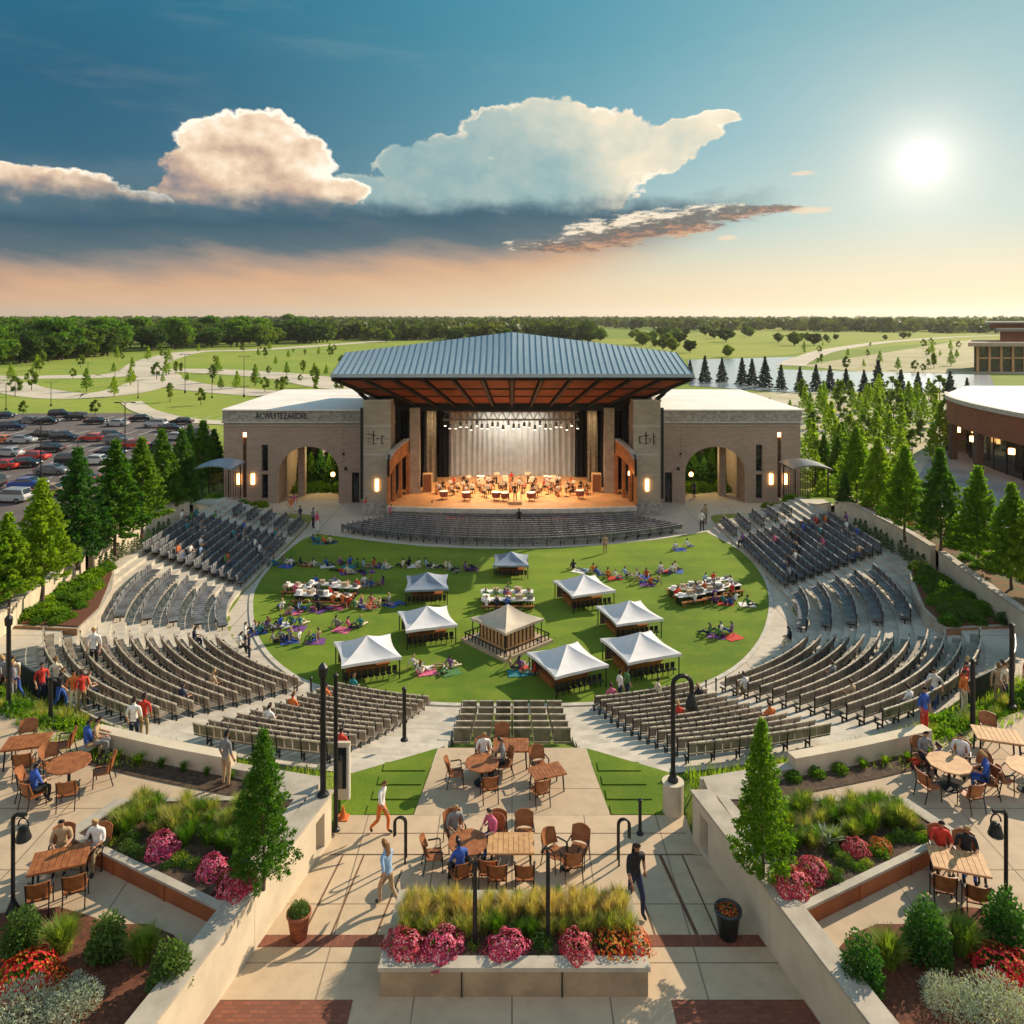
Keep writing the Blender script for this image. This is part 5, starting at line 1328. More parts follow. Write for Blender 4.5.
for s in (-1, 1):                                         # dark curved railing behind that crowd
    rl = thing('railing', 'dark curved mesh railing beside the crowd on the %s path' % ('left' if s == -1 else 'right'), 'railing', (s*19,33,3.8))
    pts = smooth_line([(s*25.0,38.2),(s*23.0,35.2),(s*20.6,32.9),(s*18.3,31.4)], 6); m = MB()
    m.grid([[(p[0],p[1],gz(p[0],p[1])+.05) for p in pts],[(p[0],p[1],gz(p[0],p[1])+1.05) for p in pts]]); m.build('mesh_panel', MT['black'], rl)
    m = MB(); m.tube([(p[0],p[1],gz(p[0],p[1])+1.1) for p in pts], .04, 6); m.build('handrail', MT['steel'], rl)

# ================================================================ orchestra on the stage
def make_stand():
    root = thing('music_stand', 'x', 'music stand'); m = MB(); m.cyl((0,0,0),(0,0,1.0),.02,n=5); m.box((0,0,.02),(.4,.4,.03)); m.build('stem', MT['dark'], root)
    m = MB(); m.box((0,0,1.1),(.55,.04,.36),0,-.5); m.build('desk', MT['tanstone'], root); return Stock(root)
def make_cello():
    root = thing('cello', 'x', 'cello'); m = MB()
    m.lathe((0,0,.0), [(.02,0),(.24,.1),(.26,.3),(.15,.5),(.2,.68),(.05,.84)], 10); m.build('body', MT['orangewood'], root)
    m = MB(); m.cyl((0,0,.8),(0,.1,1.35),.03,.02,6); m.build('neck', MT['wood'], root); return Stock(root)
def make_drum():
    root = thing('drum', 'x', 'drum'); m = MB(); m.lathe((0,0,.25), [(.3,0),(.42,.1),(.44,.55)], 14); m.build('shell', MT['terracotta'], root)
    m = MB(); m.lathe((0,0,.8), [(.44,0),(.44,.03)], 14); m.build('drumhead', MT['white'], root)
    for k in range(3): m = MB(); a = k*2.1; m.cyl((cos(a)*.4,sin(a)*.4,0),(cos(a)*.3,sin(a)*.3,.35),.025,n=5); m.build('leg', MT['dark'], root)
    return Stock(root)
MS, CE, DR = make_stand(), make_cello(), make_drum()
random.seed(31); n_ = 0
SZ = 1.5
for ring, (r, nn, yo) in enumerate(((2.6,7,0),(4.2,10,0),(5.6,12,.2),(7.0,13,.6))):
    for i in range(nn):
        a = pi*(.04+.92*(i/(nn-1))); x = cos(a)*r*1.12+random.uniform(-.15,.15); y = 78.6+sin(a)*r*.92+yo+random.uniform(-.15,.15)
        if abs(x) > 8.2: continue
        lab = '%s row, %s player from the right' % (ORD[ring], ORD[i]); rz = math.atan2(x*.6, max(y-77.0, .1))*-1.0
        sh = random.choice([BLACK,BLACK,WHITE,TAN,CREAM,RED])
        person('chair', (x, y, SZ), rz, sh, BLACK, 'seated musician in %s, %s' % (CN[sh], lab), 'orchestra seated on the stage', random.randrange(3), random.randrange(4), .88)
        AC.put((x, y, SZ), rz, 'chair of the musician, %s' % lab, 'chairs of the orchestra', .88)
        if i % 2 == ring % 2:
            MS.put((x*.88, y-.8, SZ), rz, 'music stand, %s' % lab, 'music stands of the orchestra')
        elif i % 3 == 0:
            CE.put((x-.1, y-.62, SZ), rz+.2, 'orange brown cello, %s' % lab, 'cellos of the orchestra', .8)
for i, (x, y) in enumerate(((-1.6,77.2),(-.7,76.9),(1.9,77.0),(-6.9,77.6),(6.9,77.9),(-4.6,77.1),(4.0,84.6),(-3.4,84.8))):
    DR.put((x, y, SZ), 0, '%s drum from the left on the stage' % ORD[[2,3,4,0,7,1,5,6][i]] , 'drums on the stage', 1.0)
for s in (-1, 1):
    sp_ = thing('loudspeaker', 'tan loudspeaker cabinet at the %s rear of the stage' % ('left' if s == -1 else 'right'), 'loudspeaker', (s*8.9,81,SZ))
    m = MB(); m.box((s*8.9,81,SZ+.95),(.95,.8,1.9)); m.build('cabinet', MT['wood_pale'], sp_); m = MB(); m.box((s*8.9,80.58,SZ+.95),(.8,.04,1.7)); m.build('grille', MT['wood'], sp_)
pd = thing('podium', 'low wooden conductor podium at the front of the stage', 'podium', (.3,75.9,SZ)); m = MB(); m.box((.3,75.9,SZ+.12),(1.3,1.1,.24)); m.build('platform', MT['wood_pale'], pd); m = MB(); m.tube([(-.3,76.4,SZ+.2),(-.3,76.4,SZ+1.1),(.9,76.4,SZ+1.1),(.9,76.4,SZ+.2)],.03,5); m.build('rail', MT['dark'], pd)
person('stand', (.3,75.9,SZ+.24), pi, BLACK, BLACK, 'conductor in black standing on the podium', None, 0, 1)

# ================================================================ lamps, posts, rails, pots
def lantern(m, x, y, z, s=1.0):
    m.lathe((x,y,z), [(.03*s,.42*s),(.05*s,.40*s),(.10*s,.30*s),(.16*s,.12*s),(.17*s,0)][::-1], 10)
def hook_lamp(name, lab, base, h, d, r, bell, cat='lamp post', bollard=False, rad=.055):
    x, y, z = base; root = thing(name, lab, cat, base)
    z0 = z
    if bollard:
        m = MB(); m.lathe(base, [(.33,0),(.33,.92),(.35,.93),(.35,1.0)], 20); m.build('concrete_base', MT['wallcon'], root); z0 = z+1.0
    m = MB(); m.lathe((x,y,z0), [(.17,0),(.17,.06),(.12,.14),(rad*1.3,.3)], 12); m.build('foot', MT['dark'], root)
    top = z+h; m = MB()
    pts = [(x,y,z0+.02),(x,y,top-r)]
    for k in range(1, 10): a = pi*k/9; pts.append((x+d*(r-r*cos(a)), y, top-r+r*sin(a)))
    pts.append((x+d*2*r, y, top-r-.25)); m.tube(pts, rad, 8); m.build('pole', MT['dark'], root)
    bx, bz = x+d*2*r, top-r-.25
    m = MB(); lantern(m, bx, y, bz-.42*bell, bell); o = m.build('lamp_head', MT['dark'], root)
    m = MB(); m.lathe((bx,y,bz-.42*bell-.015), [(.10*bell,0),(.12*bell,.03)], 8); m.build('lens', MT['white'], o)
    return root
hook_lamp('lamp_post', 'tall black shepherd hook lamp on a round concrete base right of the platform', tuple(P(673,812,WZ)), 4.4, 1, .30, 1.2, bollard=True, rad=.075)
def bracket_lamp(lab, base, h, d, s=1.0):
    x, y, z = base; root = thing('lamp_post', lab, 'lamp post', base)
    m = MB(); m.lathe(base, [(.17,0),(.15,.08),(.09,.22),(.06,.3)], 12); m.build('foot', MT['dark'], root)
    m = MB(); m.tube([(x,y,z+.02),(x,y,z+h-.08),(x+d*.07,y,z+h),(x+d*.34,y,z+h)], .05, 8); m.build('pole', MT['dark'], root)
    bx = x+d*.26; m = MB(); m.lathe((bx,y,z+h-.62), [(.19,0),(.18,.04),(.13,.22),(.12,.3),(.03,.34)], 10)
    ring = [(bx+.13*cos(a), y, z+h-.28+.2*sin(a)) for a in [pi*k/8 for k in range(9)]]; m.tube(ring, .02, 5); o = m.build('lamp_head', MT['dark'], root)
    m = MB(); m.lathe((bx,y,z+h-.66), [(.15,0),(.17,.04)], 10); m.build('lens', MT['white'], o)
bracket_lamp('black bracket lamp on the left terrace beside the near wooden table', tuple(P(13,912,TZ)), 2.45, 1)
bracket_lamp('black bracket lamp rising from the right mulch bed', tuple(P(1006,905,TZ)), 2.4, -1)
def plain_post(lab, base, h, r=.045, cap='ball', group=None):
    x, y, z = base; root = thing('post_lamp', lab, 'post', base, 0, group)
    m = MB(); m.lathe(base, [(r*2.2,0),(r*2.0,.05),(r*1.1,.09),(r,h)], 10); m.build('post', MT['dark'], root)
    m = MB()
    if cap == 'hook': m.tube([(x,y,z+h-.02),(x-.02,y,z+h+.1),(x-.1,y-.02,z+h+.14),(x-.16,y-.02,z+h+.02)], .03, 6)
    elif cap == 'lantern': m.lathe((x,y,z+h), [(.06,0),(.13,.05),(.15,.32),(.03,.46)], 8)
    else: m.lathe((x,y,z+h), [(r*1.4,0),(r*1.5,.05),(r*.4,.1)], 8)
    m.build('cap', MT['dark'], root)
plain_post('thin black hooked post in the middle of the central planter, left one', tuple(P(475,948,WZ+.6)), 2.0, .05, 'hook'); plain_post('thin black hooked post in the middle of the central planter, right one', tuple(P(548,945,WZ+.6)), 2.25, .05, 'hook')
plain_post('tall thick black pole with rounded top at the end of the left wall', (-5.72,23.25,5.5), 3.55, .085, 'lantern'); plain_post('second tall black pole right beside the thick one at the left wall', (-5.45,23.75,4.1), 4.75, .065, 'ball')
plain_post('black lantern post left edge of the left path', (-19.3,29.45,TZ), 3.1, .08, 'lantern'); plain_post('short dark green post in the planting left of the terrace', (-17.0,28.3,TZ), 1.6, .07)
plain_post('black post in the planting at the right of the slope', (16.8,28.0,TZ), 2.4, .08); plain_post('taller black post near the right edge of the picture', (19.2,29.5,TZ), 3.1, .08)
plain_post('black bollard light among the left centre seats', (-4.15,29.6,3.65), 1.95, .07); plain_post('thin post by the front right of the lawn, left one', tuple(P(706,704,.03)), 1.15, .04); plain_post('thin post by the front right of the lawn, right one', tuple(P(716,704,.03)), 1.25, .04)
plain_post('thin post at the lower left edge of the lawn', tuple(P(311,703,.03)), 1.25, .05); plain_post('short black post on the walkway by the right lawn corner', tuple(P(640,834,WZ)), 1.0, .05)
for s, px in ((-1,(405,864)),(1,(619,866))):
    b_ = P(*px, WZ); root = thing('bike_hoop', 'black looped steel rail standing %s of the tables on the walkway' % ('left' if s == -1 else 'right'), 'rail', tuple(b_))
    for (dx, dy, hh) in ((0,0,1.35),(0,.28,1.2)):
        m = MB(); x, y = b_.x, b_.y+dy; r = .16; pts = [(x,y,WZ),(x,y,WZ+hh-r)]+[(x+s*-0+(-s)*-1*0+(r-r*cos(a))*(1 if s == 1 else -1), y, WZ+hh-r+r*sin(a)) for a in [pi*k/8 for k in range(1,9)]]+[(x+(2*r)*(1 if s == 1 else -1), y, WZ+hh-.55)]
        m.tube(pts, .028, 8); m.build('hoop', MT['dark'], root)
sg = thing('info_board', 'upright glazed information board behind the left wall poles', 'sign board', tuple(P(343,800,4.6)))
b_ = Vector(sg.location); m = MB(); m.box((b_.x,b_.y,b_.z+.95),(.46,.12,1.8)); m.build('frame', MT['wallcon'], sg); m = MB(); m.box((b_.x-.03,b_.y-.065,b_.z+1.05),(.3,.02,1.3)); m.build('panel', MT['glass'], sg)
m = MB(); m.box((b_.x+.2,b_.y-.07,b_.z+.9),(.05,.03,1.7)); m.build('edge_strip', MT['white'], sg)
for px, lab, mt, rr, hh in (((299,937),'terracotta pot with a clipped green shrub by the left wall',MT['terracotta'],.30,.66),((728,936),'dark glazed pot of dry brown plants by the right wall',M('dark_glaze',(.02,.035,.04),.3,.2,4),.33,.72)):
    b_ = P(*px, WZ+.01); pt = thing('plant_pot', lab, 'pot', tuple(b_))
    m = MB(); m.lathe(tuple(b_), [(rr*.68,0),(rr*.97,hh*.88),(rr*1.06,hh*.89),(rr*1.06,hh),(rr*.92,hh),(rr*.9,hh-.06)], 20); m.build('pot', mt, pt, True)
    POTS = globals().setdefault('POTS', []); POTS.append((b_, hh, rr, pt))
cn = thing('traffic_cone', 'small orange traffic cone at the foot of the left wall', 'cone', tuple(P(343,818,WZ)))
b_ = Vector(cn.location); m = MB(); m.lathe(tuple(b_), [(.11,.03),(.03,.38)], 10); m.build('cone', cloth(ORANGE), cn); m = MB(); m.box((b_.x,b_.y,b_.z+.015),(.34,.34,.03)); m.build('base', cloth(ORANGE), cn)
for i, (x0, x1) in enumerate(((-6.3,-4.2),(3.3,5.4))):
    t = thing('flower_box', 'box of rusty red flowers against the stage apron, %s' % ('left' if i == 0 else 'right'), 'flower box', ((x0+x1)/2,73.1,.03)); m = MB(); m.box(((x0+x1)/2,73.2,.3),(x1-x0,.5,.5)); m.build('box', MT['wood'], t)
    m = MB()
    for k in range(60): a = random.uniform(x0, x1); m.lathe((a,73.2+random.uniform(-.2,.2),.5+random.uniform(0,.2)), [(.02,0),(.12,.06),(.03,.16)], 5)
    m.build('flowers', cloth(RED), t)

# ================================================================ cars
def make_car(kind):
    root = thing('parked_car', 'x', 'car'); W2 = .88; body = MB()
    if kind == 'sedan': prof = [(-2.2,.35),(-2.25,.62),(-2.1,.86),(-1.55,.93),(-1.0,1.38),(.55,1.42),(1.25,.98),(2.0,.86),(2.25,.62),(2.22,.35)]; gl = [(-1.38,.96),(-.94,1.33),(.5,1.37),(1.08,.99)]
    else: prof = [(-2.25,.4),(-2.3,.75),(-2.2,1.05),(-1.95,1.66),(.3,1.72),(1.05,1.12),(2.05,1.0),(2.28,.75),(2.25,.4)]; gl = [(-2.02,1.1),(-1.84,1.58),(.24,1.64),(.86,1.14)]
    n = len(prof); rows = []
    for y, sc, dz in ((-W2,.97,-.03),(-W2*.93,1,0),(W2*.93,1,0),(W2,.97,-.03)):
        rows.append([(x*sc, y*(.86 if z > 1.2 else 1), z+dz) for x, z in prof])
    body.grid(rows); body.add(rows[0], [tuple(range(n))]); body.add(rows[-1], [tuple(range(n-1,-1,-1))]); body.add([rows[0][0],rows[0][-1],rows[-1][-1],rows[-1][0]], [(0,1,2,3)])
    body.build('body', cloth(WHITE), root)
    for sy in (-1, 1):
        m = MB(); q = [(x, sy*(W2*(.875 if z > 1.2 else 1.0)+.012), z-.01) for x, z in gl]; m.add(q, [(0,1,2,3)]); m.build('side_window', MT['glass'], root)
    for (a, b_) in (((prof[3] if kind == 'sedan' else prof[2]), prof[4] if kind == 'sedan' else prof[3]), (prof[5] if kind == 'sedan' else prof[4], prof[6] if kind == 'sedan' else prof[5])):
        nx = Vector((-(b_[1]-a[1]), 0, b_[0]-a[0])).normalized()*.015
        if nx.z < 0: nx = -nx
        m = MB(); m.add([(a[0]+nx.x,-.74,a[1]+nx.z+.03),(a[0]+nx.x,.74,a[1]+nx.z+.03),(b_[0]+nx.x,.66,b_[1]+nx.z-.03),(b_[0]+nx.x,-.66,b_[1]+nx.z-.03)], [(0,1,2,3)]); m.build('windscreen', MT['glass'], root)
    for x in (-1.38, 1.42):
        for sy in (-1, 1):
            m = MB(); m.cyl((x,sy*.72,.33),(x,sy*.9,.33),.33,n=14); o = m.build('wheel', MT['black'], root); m = MB(); m.cyl((x,sy*.9,.33),(x,sy*.91,.33),.19,n=10); m.build('rim', MT['steel'], o)
    for sy in (-1, 1):
        m = MB(); m.box((2.2,sy*.62,.72),(.12,.34,.14)); m.build('headlight', MT['white'], root); m = MB(); m.box((-2.22,sy*.66,.8),(.1,.28,.14)); m.build('tail_light', cloth(RED), root)
    return Stock(root)
def paint(c):
    k = ('paint', c)
    if k not in PM:
        m, nt, b = newmat('car_paint'); b.inputs['Base Color'].default_value = (*c, 1); b.inputs['Roughness'].default_value = .28; b.inputs['Metallic'].default_value = .3; b.inputs['Coat Weight'].default_value = .6; PM[k] = m
    return PM[k]
CS = {'sedan': make_car('sedan'), 'suv': make_car('suv')}
SIL = (.45,.46,.47)
CN[SIL] = 'silver'
cars = [(4,418,'sedan',NAVY),(29,423,'sedan',GREY),(60,417,'suv',BLACK),(76,420,'suv',BLACK),(96,424,'sedan',BLACK),(117,426,'sedan',SIL),(141,421,'sedan',BLACK),(155,427,'suv',SIL),(170,431,'sedan',BLACK),
 (1,443,'sedan',ORANGE),(22,443,'sedan',SIL),(40,439,'suv',BLACK),(64,441,'suv',BLACK),(93,441,'sedan',RED),(135,448,'sedan',RED),(159,449,'sedan',BLACK),(186,452,'sedan',WHITE),
 (3,469,'sedan',RED),(24,467,'sedan',BLACK),(34,460,'sedan',RED),(72,465,'suv',BLACK),(95,464,'sedan',WHITE),(28,488,'sedan',BLUE),(10,502,'suv',SIL),(53,495,'sedan',TAN),(-14,488,'suv',BLACK),(128,468,'sedan',SIL),(168,470,'suv',WHITE),(47,424,'sedan',BLACK),(182,424,'sedan',BLACK),(12,430,'suv',NAVY),(108,438,'sedan',BLACK),(118,444,'suv',GREY),(174,440,'sedan',SIL),(196,438,'suv',BLACK),(50,452,'sedan',BLACK),(110,456,'sedan',NAVY),(148,462,'suv',BLACK),(184,466,'sedan',BLACK),(8,456,'sedan',SIL),(52,474,'sedan',GREY),(80,482,'sedan',BLACK),(148,480,'sedan',TAN)]
for i, (x, y, k, c) in enumerate(cars):
    q = P(x, y, .11); rz = [0.,pi,.05,pi-.05][i % 4]
    rown = 'far' if y < 433 else 'second' if y < 455 else 'third' if y < 475 else 'near'
    lab = uniq('%s %s parked in the %s row of the car park' % (CN[c], 'sedan' if k == 'sedan' else 'tall car', rown))
    o = CS[k].put(q, rz, lab, 'cars in the car park', .9)
    for ch in o.children:
        if ch.name.startswith('body'): ch.material_slots[0].link = 'OBJECT'; ch.material_slots[0].material = paint(c)
# street lamps of the car park and the roads beyond
def make_street():
    root = thing('street_lamp', 'x', 'street lamp'); m = MB(); m.lathe((0,0,0), [(.3,0),(.3,.6),(.1,.62),(.07,9)], 8); m.build('pole', MT['dark'], root)
    for s in (-1, 1): m = MB(); m.tube([(0,0,8.9),(s*.5,0,9.05),(s*1.1,0,9.0)], .05, 5); m.box((s*1.3,0,8.98),(.7,.3,.14)); m.build('lamp_head', MT['dark'], root)
    return Stock(root)
SL = make_street()
for x, y, top, lab in ((41,478,419,'nearest the near car row'),(125,468,402,'in the middle of the car park'),(78,455,440,'short one behind the near cars'),(6,410,383,'left of the loop road'),(51,406,382,'inside the loop road'),(115,394,371,'at the loop road bend'),(138,398,380,'beside the white footpath'),(185,393,354,'tallest beyond the car park'),(212,398,373,'behind the left brick hall'),(244,397,356,'beside the road behind the left hall'),(169,374,358,'by the upper road'),(88,378,362,'at the edge of the woods')):
    q = P(x, y, .05); h = (y-top)*q.y/F; SL.put(q, .1, 'street lamp %s' % lab, 'street lamps of the car park', (.8,.8,h/9.05))
# ================================================================ vegetation
rnd = random.random; uni = random.uniform
LM = dict(
 bright=leafmat('leaf_bright', (.12,.23,.012), (.20,.31,.022), .55),
 mid=leafmat('leaf_mid', (.065,.155,.014), (.11,.21,.02), .5),
 deep=leafmat('leaf_deep', (.03,.105,.018), (.055,.145,.022), .42),
 spruce=leafmat('leaf_spruce', (.03,.05,.045), (.045,.07,.055), .12, .2),
 wood=leafmat('leaf_woodland', (.035,.08,.010), (.07,.125,.018), .35, .5, .35),
 wood2=leafmat('leaf_woodland_light', (.09,.15,.015), (.15,.21,.025), .4, .5, .35),
 grassy=leafmat('grass_blade', (.16,.24,.03), (.28,.32,.06), .45, .3, 3),
 straw=leafmat('grass_straw', (.42,.33,.12), (.58,.46,.20), .45, .2, 3),
 silver=leafmat('leaf_silver', (.30,.35,.27), (.44,.47,.38), .25, .15, 4),
 box=leafmat('leaf_box', (.055,.11,.02), (.09,.16,.03), .3, .3, 4),
 lime=leafmat('leaf_lime', (.20,.26,.03), (.30,.34,.05), .4, .2, 5),
 pinkf=leafmat('petal_pink', (.58,.03,.09), (.75,.12,.20), .25, .15, 30),
 redf=leafmat('petal_red', (.50,.02,.015), (.62,.04,.02), .25, .1, 20),
 orangef=leafmat('petal_orange', (.60,.16,.02), (.65,.30,.04), .25, .1, 20),
 bluef=leafmat('leaf_blue', (.06,.09,.20), (.12,.15,.30), .2, .1, 9),
)
def leaf(m, p, d, size, asp=.55):
    """one folded leaf: quad centred at p, long axis d"""
    d = d.normalized(); s_ = d.cross(Vector((uni(-1,1),uni(-1,1),uni(-1,1))))
    if s_.length < .05: s_ = d.orthogonal()
    s_.normalize(); a = d*size*.5; b = s_*size*asp*.5
    o = len(m.v); m.v += [tuple(p-a), tuple(p+b), tuple(p+a), tuple(p-b)]; m.f.append([o,o+1,o+2,o+3]); m.mi.append(m.cur)
def rdir(up=0.):
    while True:
        v = Vector((uni(-1,1),uni(-1,1),uni(-1,1)))
        if .05 < v.length < 1: v.normalize(); v.z += up; return v.normalized()
def crown_conical(H, base, R0, nb, per, size, gap=.0, pw=.85, droop=.0):
    """limbs that leave the stem all the way up, each carrying leaf clumps"""
    m = MB(); limbs = []
    for i in range(nb):
        u = (i+rnd())/nb; u = u**.9; z = base+(H-base)*u
        L = R0*((1-u)**pw)*uni(.62,1.12)+.04*H*(1-u)*.3+.03
        a = i*2.399+uni(-.4,.4); dz = uni(.10,.5)-droop
        tip = Vector((cos(a)*L, sin(a)*L, z+L*dz)); root = Vector((0,0,z))
        if L > .35*R0 and i % 3 == 0: limbs.append((root, tip))
        n = max(4, int(per*(L/R0)+2))
        for k in range(n):
            f = 1-(rnd()**1.7)*.75
            p = root.lerp(tip, f)+rdir()*(.16*R0*uni(.2,1.0)*(1.15-f*.5))
            leaf(m, p, (tip-root).normalized()*.7+rdir(.1)*.8, size*uni(.7,1.3))
    for k in range(int(per*1.5)): leaf(m, Vector((uni(-1,1)*.03*H, uni(-1,1)*.03*H, H*uni(.93,1.01))), rdir(1.), size)
    return m, limbs
def crown_round(H, base, R, ncl, per, size, flat=1.):
    m = MB(); limbs = []
    for i in range(ncl):
        d = rdir(.15); r = R*uni(.45,.95); c = Vector((d.x*r, d.y*r, base+(H-base)*.5+d.z*(H-base)*.42*uni(.6,1)*flat)); cr = R*uni(.22,.42)
        if i % 4 == 0: limbs.append((Vector((0,0,base+.1*H)), c))
        for k in range(per):
            q = rdir(); p = c+Vector((q.x, q.y, q.z*.75))*cr*(rnd()**.4); leaf(m, p, q+rdir()*.8, size*uni(.7,1.3), .7)
    return m, limbs
def make_tree(name, cat, mk, H, base, mat, tr=.05, nlimb=14):
    root = thing(name, 'x', cat); m, limbs = mk; m.build('crown', mat, root)
    t = MB(); t.tube([(0,0,-.15),(.01*H,0,base),( -.005*H,.01*H,H*.55),(0,0,H*.9)], [tr*1.5,tr,tr*.55,tr*.15], 7)
    for a, b in limbs[:nlimb*3:max(1, len(limbs)//nlimb)]: t.tube([a, a.lerp(b, .5)+Vector((0,0,.02)), b], [tr*.35,tr*.22,tr*.08], 4)
    t.build('trunk', MT['bark'], root); return Stock(root)
random.seed(101)
T_near = [make_tree('conical_tree','tree',crown_conical(7,1.0,1.85,210,78,.23),7,.6,LM['bright'],.09), make_tree('conical_tree','tree',crown_conical(7,.9,1.75,200,78,.23),7,.5,LM['mid'],.09), make_tree('conical_tree','tree',crown_conical(7,.5,1.85,210,78,.22),7,.5,LM['deep'],.09)]
LM['fresh'] = leafmat('leaf_fresh', (.17,.28,.02), (.26,.36,.03), .55)
T_young = [make_tree('young_tree','tree',crown_conical(3.6,.4,.95,60,22,.30),3.6,.5,LM['fresh'],.05,5), make_tree('young_tree','tree',crown_round(3.4,.5,1.0,18,34,.30),3.4,.8,LM['wood2'],.05,5)]
T_spr = make_tree('spruce_tree','tree',crown_conical(6.5,.1,1.95,130,40,.40,droop=.55,pw=.95),6.5,.4,LM['spruce'],.1,6)
T_wood = [make_tree('woodland_tree','tree',crown_round(13,1.0,5.6,44,52,1.3),13,2.5,LM['wood'],.28,8), make_tree('woodland_tree','tree',crown_round(11,.8,5.0,40,52,1.2),11,2,LM['wood2'],.25,8), make_tree('woodland_tree','tree',crown_round(15,1.5,5.8,46,52,1.3,1.1),15,3,LM['mid'],.3,8)]
T_gard = make_tree('garden_tree','tree',crown_conical(4.0,.12,.98,300,90,.085,pw=.72),4.0,.2,LM['mid'],.05,20)
T_gardr = make_tree('garden_tree','tree',crown_conical(4.2,.12,.90,300,90,.088,pw=.75),4.2,.2,LM['bright'],.05,20)
T_hedge = make_tree('hedge_conifer','conifer',crown_conical(1.3,.02,.32,46,20,.10,pw=.6),1.3,.1,LM['deep'],.03,4)

# conical trees behind the retaining walls
left = [(8,612,98),(42,598,118),(78,567,118),(116,553,112),(142,536,98),(162,522,92),(182,508,78),(203,497,76),(214,490,60),(-18,620,120),(190,485,60)]
for i, (x, y, h) in enumerate(left):
    q = P(x, y, 4.2 if y > 530 else 2.8 if y > 500 else .5); hh = h*q.y/F
    lab = 'conical tree %s on the bank behind the left wall' % (['nearest the left edge','second from the left edge','third from the left','fourth from the left','fifth from the left','sixth from the left','seventh from the left','eighth, beside the brick hall,','ninth, tight to the brick hall,','cut by the left edge','low and dark behind the shelter'][i])
    T_near[0 if i in (0,1,9) else 2 if i in (2,6,8,10) else 1].put(q, i*1.3, lab, 'conical trees behind the left wall', (hh/7*1.1, hh/7*1.1, hh/7))
right = [(856,505,78,0),(878,520,82,0),(905,540,94,0),(940,553,104,1),(978,571,104,0),(1012,592,108,0),(1036,600,116,0),(845,512,40,2),(838,488,52,1),(824,478,44,1),(842,462,40,1)]
for i, (x, y, h, k) in enumerate(right):
    q = P(x, y, 4.2 if y > 530 else 3.2 if y > 500 else .3); hh = h*q.y/F
    lab = 'conical tree %s behind the right retaining wall' % (['sixth from the right edge','fifth from the right edge','fourth from the right edge','third from the right and darkest','second from the right edge','nearest the right edge','cut by the right edge','shortest, at the end of the wall,','left of the wall near the hall','close beside the right hall','small one in the gravel'][i])
    T_near[k].put(q, i*1.7, lab, 'conical trees behind the right wall', (hh/7*1.02, hh/7*1.02, hh/7))
# spruces along the pond
for i, (x, b, h) in enumerate([(705,382,26),(722,382,24),(742,384,26),(752,385,26),(765,387,30),(781,389,24),(800,391,24),(816,391,26),(830,392,26),(846,393,24),(864,394,24),(878,397,36),(901,398,28),(918,398,26),(950,402,30),(967,396,18),(690,380,20)]):
    q = P(x, b, .1); T_spr.put(q, i, 'dark spruce on the near bank of the pond, %s' % (ORD+['last'])[i], 'dark spruces along the pond', h*q.y/F/6.5)
# young trees of the nursery
random.seed(55); cnt = 0
for row in range(11):
    y = 402+row*8.5+row*row*.3; x0 = 806+row*1.5; x1 = 905-row*1+ (18 if row < 4 else 0)
    k = 0; x = x0
    while x < x1+25:
        xx = x+uni(-4,4); yy = y+uni(-3,3)
        if xx > 902 and yy > 455: break
        q = P(xx, yy, .1); T_young[(cnt*7) % 3 == 0].put(q, uni(0,6), '%s young tree in nursery row %s from the pond' % ('round' if (cnt*7)%3 == 0 else 'slim', ORD[row]), 'young trees of the gravel nursery', uni(1.0,1.7)*(1.0+.15*(row<3)))
        x += 15+row*.9; cnt += 1
for i,(x,y,h) in enumerate([(940,452,48),(933,462,38),(912,498,32),(903,482,24),(690,404,10),(720,405,11),(748,408,12),(770,412,14),(790,416,16),(700,398,9),(735,400,10),(652,392,8)]):
    q = P(x, y, .1); T_young[0].put(q, i, 'young tree %s' % (['before the curved brick building','left of the one before the curved building','on the grass by the drive','at the bend of the drive'][i] if i < 4 else 'behind the right hall, %s from the left' % ORD[i-4]), 'young trees near the right hall', h*q.y/F/3.6)
# scattered trees in the park beyond the car park
random.seed(77)
for i in range(110):
    x, y = (uni(0,345), uni(349,398)) if i < 78 else (uni(800,965), uni(344,373))
    if 150 > x and 372 < y < 398 and rnd() < .5: y = uni(350,368)
    q = P(x, y, .06); hh = uni(2.2,5.5); T_young[i%2].put(q, uni(0,6), '%s small park tree %s' % ('round' if i%2 else 'pointed', 'in the yard beyond the pond' if x > 400 else 'at the edge of the wood' if y < 360 else 'among the loop roads' if x < 160 else 'beyond the left hall'), 'small trees of the park', hh/3.0)
for i,(x,y,h) in enumerate([(23,416,16),(95,416,17),(170,402,20),(201,405,18),(265,392,16),(277,392,14)]):
    q = P(x, y, .06); T_young[1].put(q, i, 'rounded shrub tree %s' % ['behind the far row of cars at left','behind the far row of cars in the middle','inside the white footpath at left','inside the white footpath at right','beyond the left hall roof at left','beyond the left hall roof at right'][i], 'shrub trees by the car park', h*q.y/F/3.4)
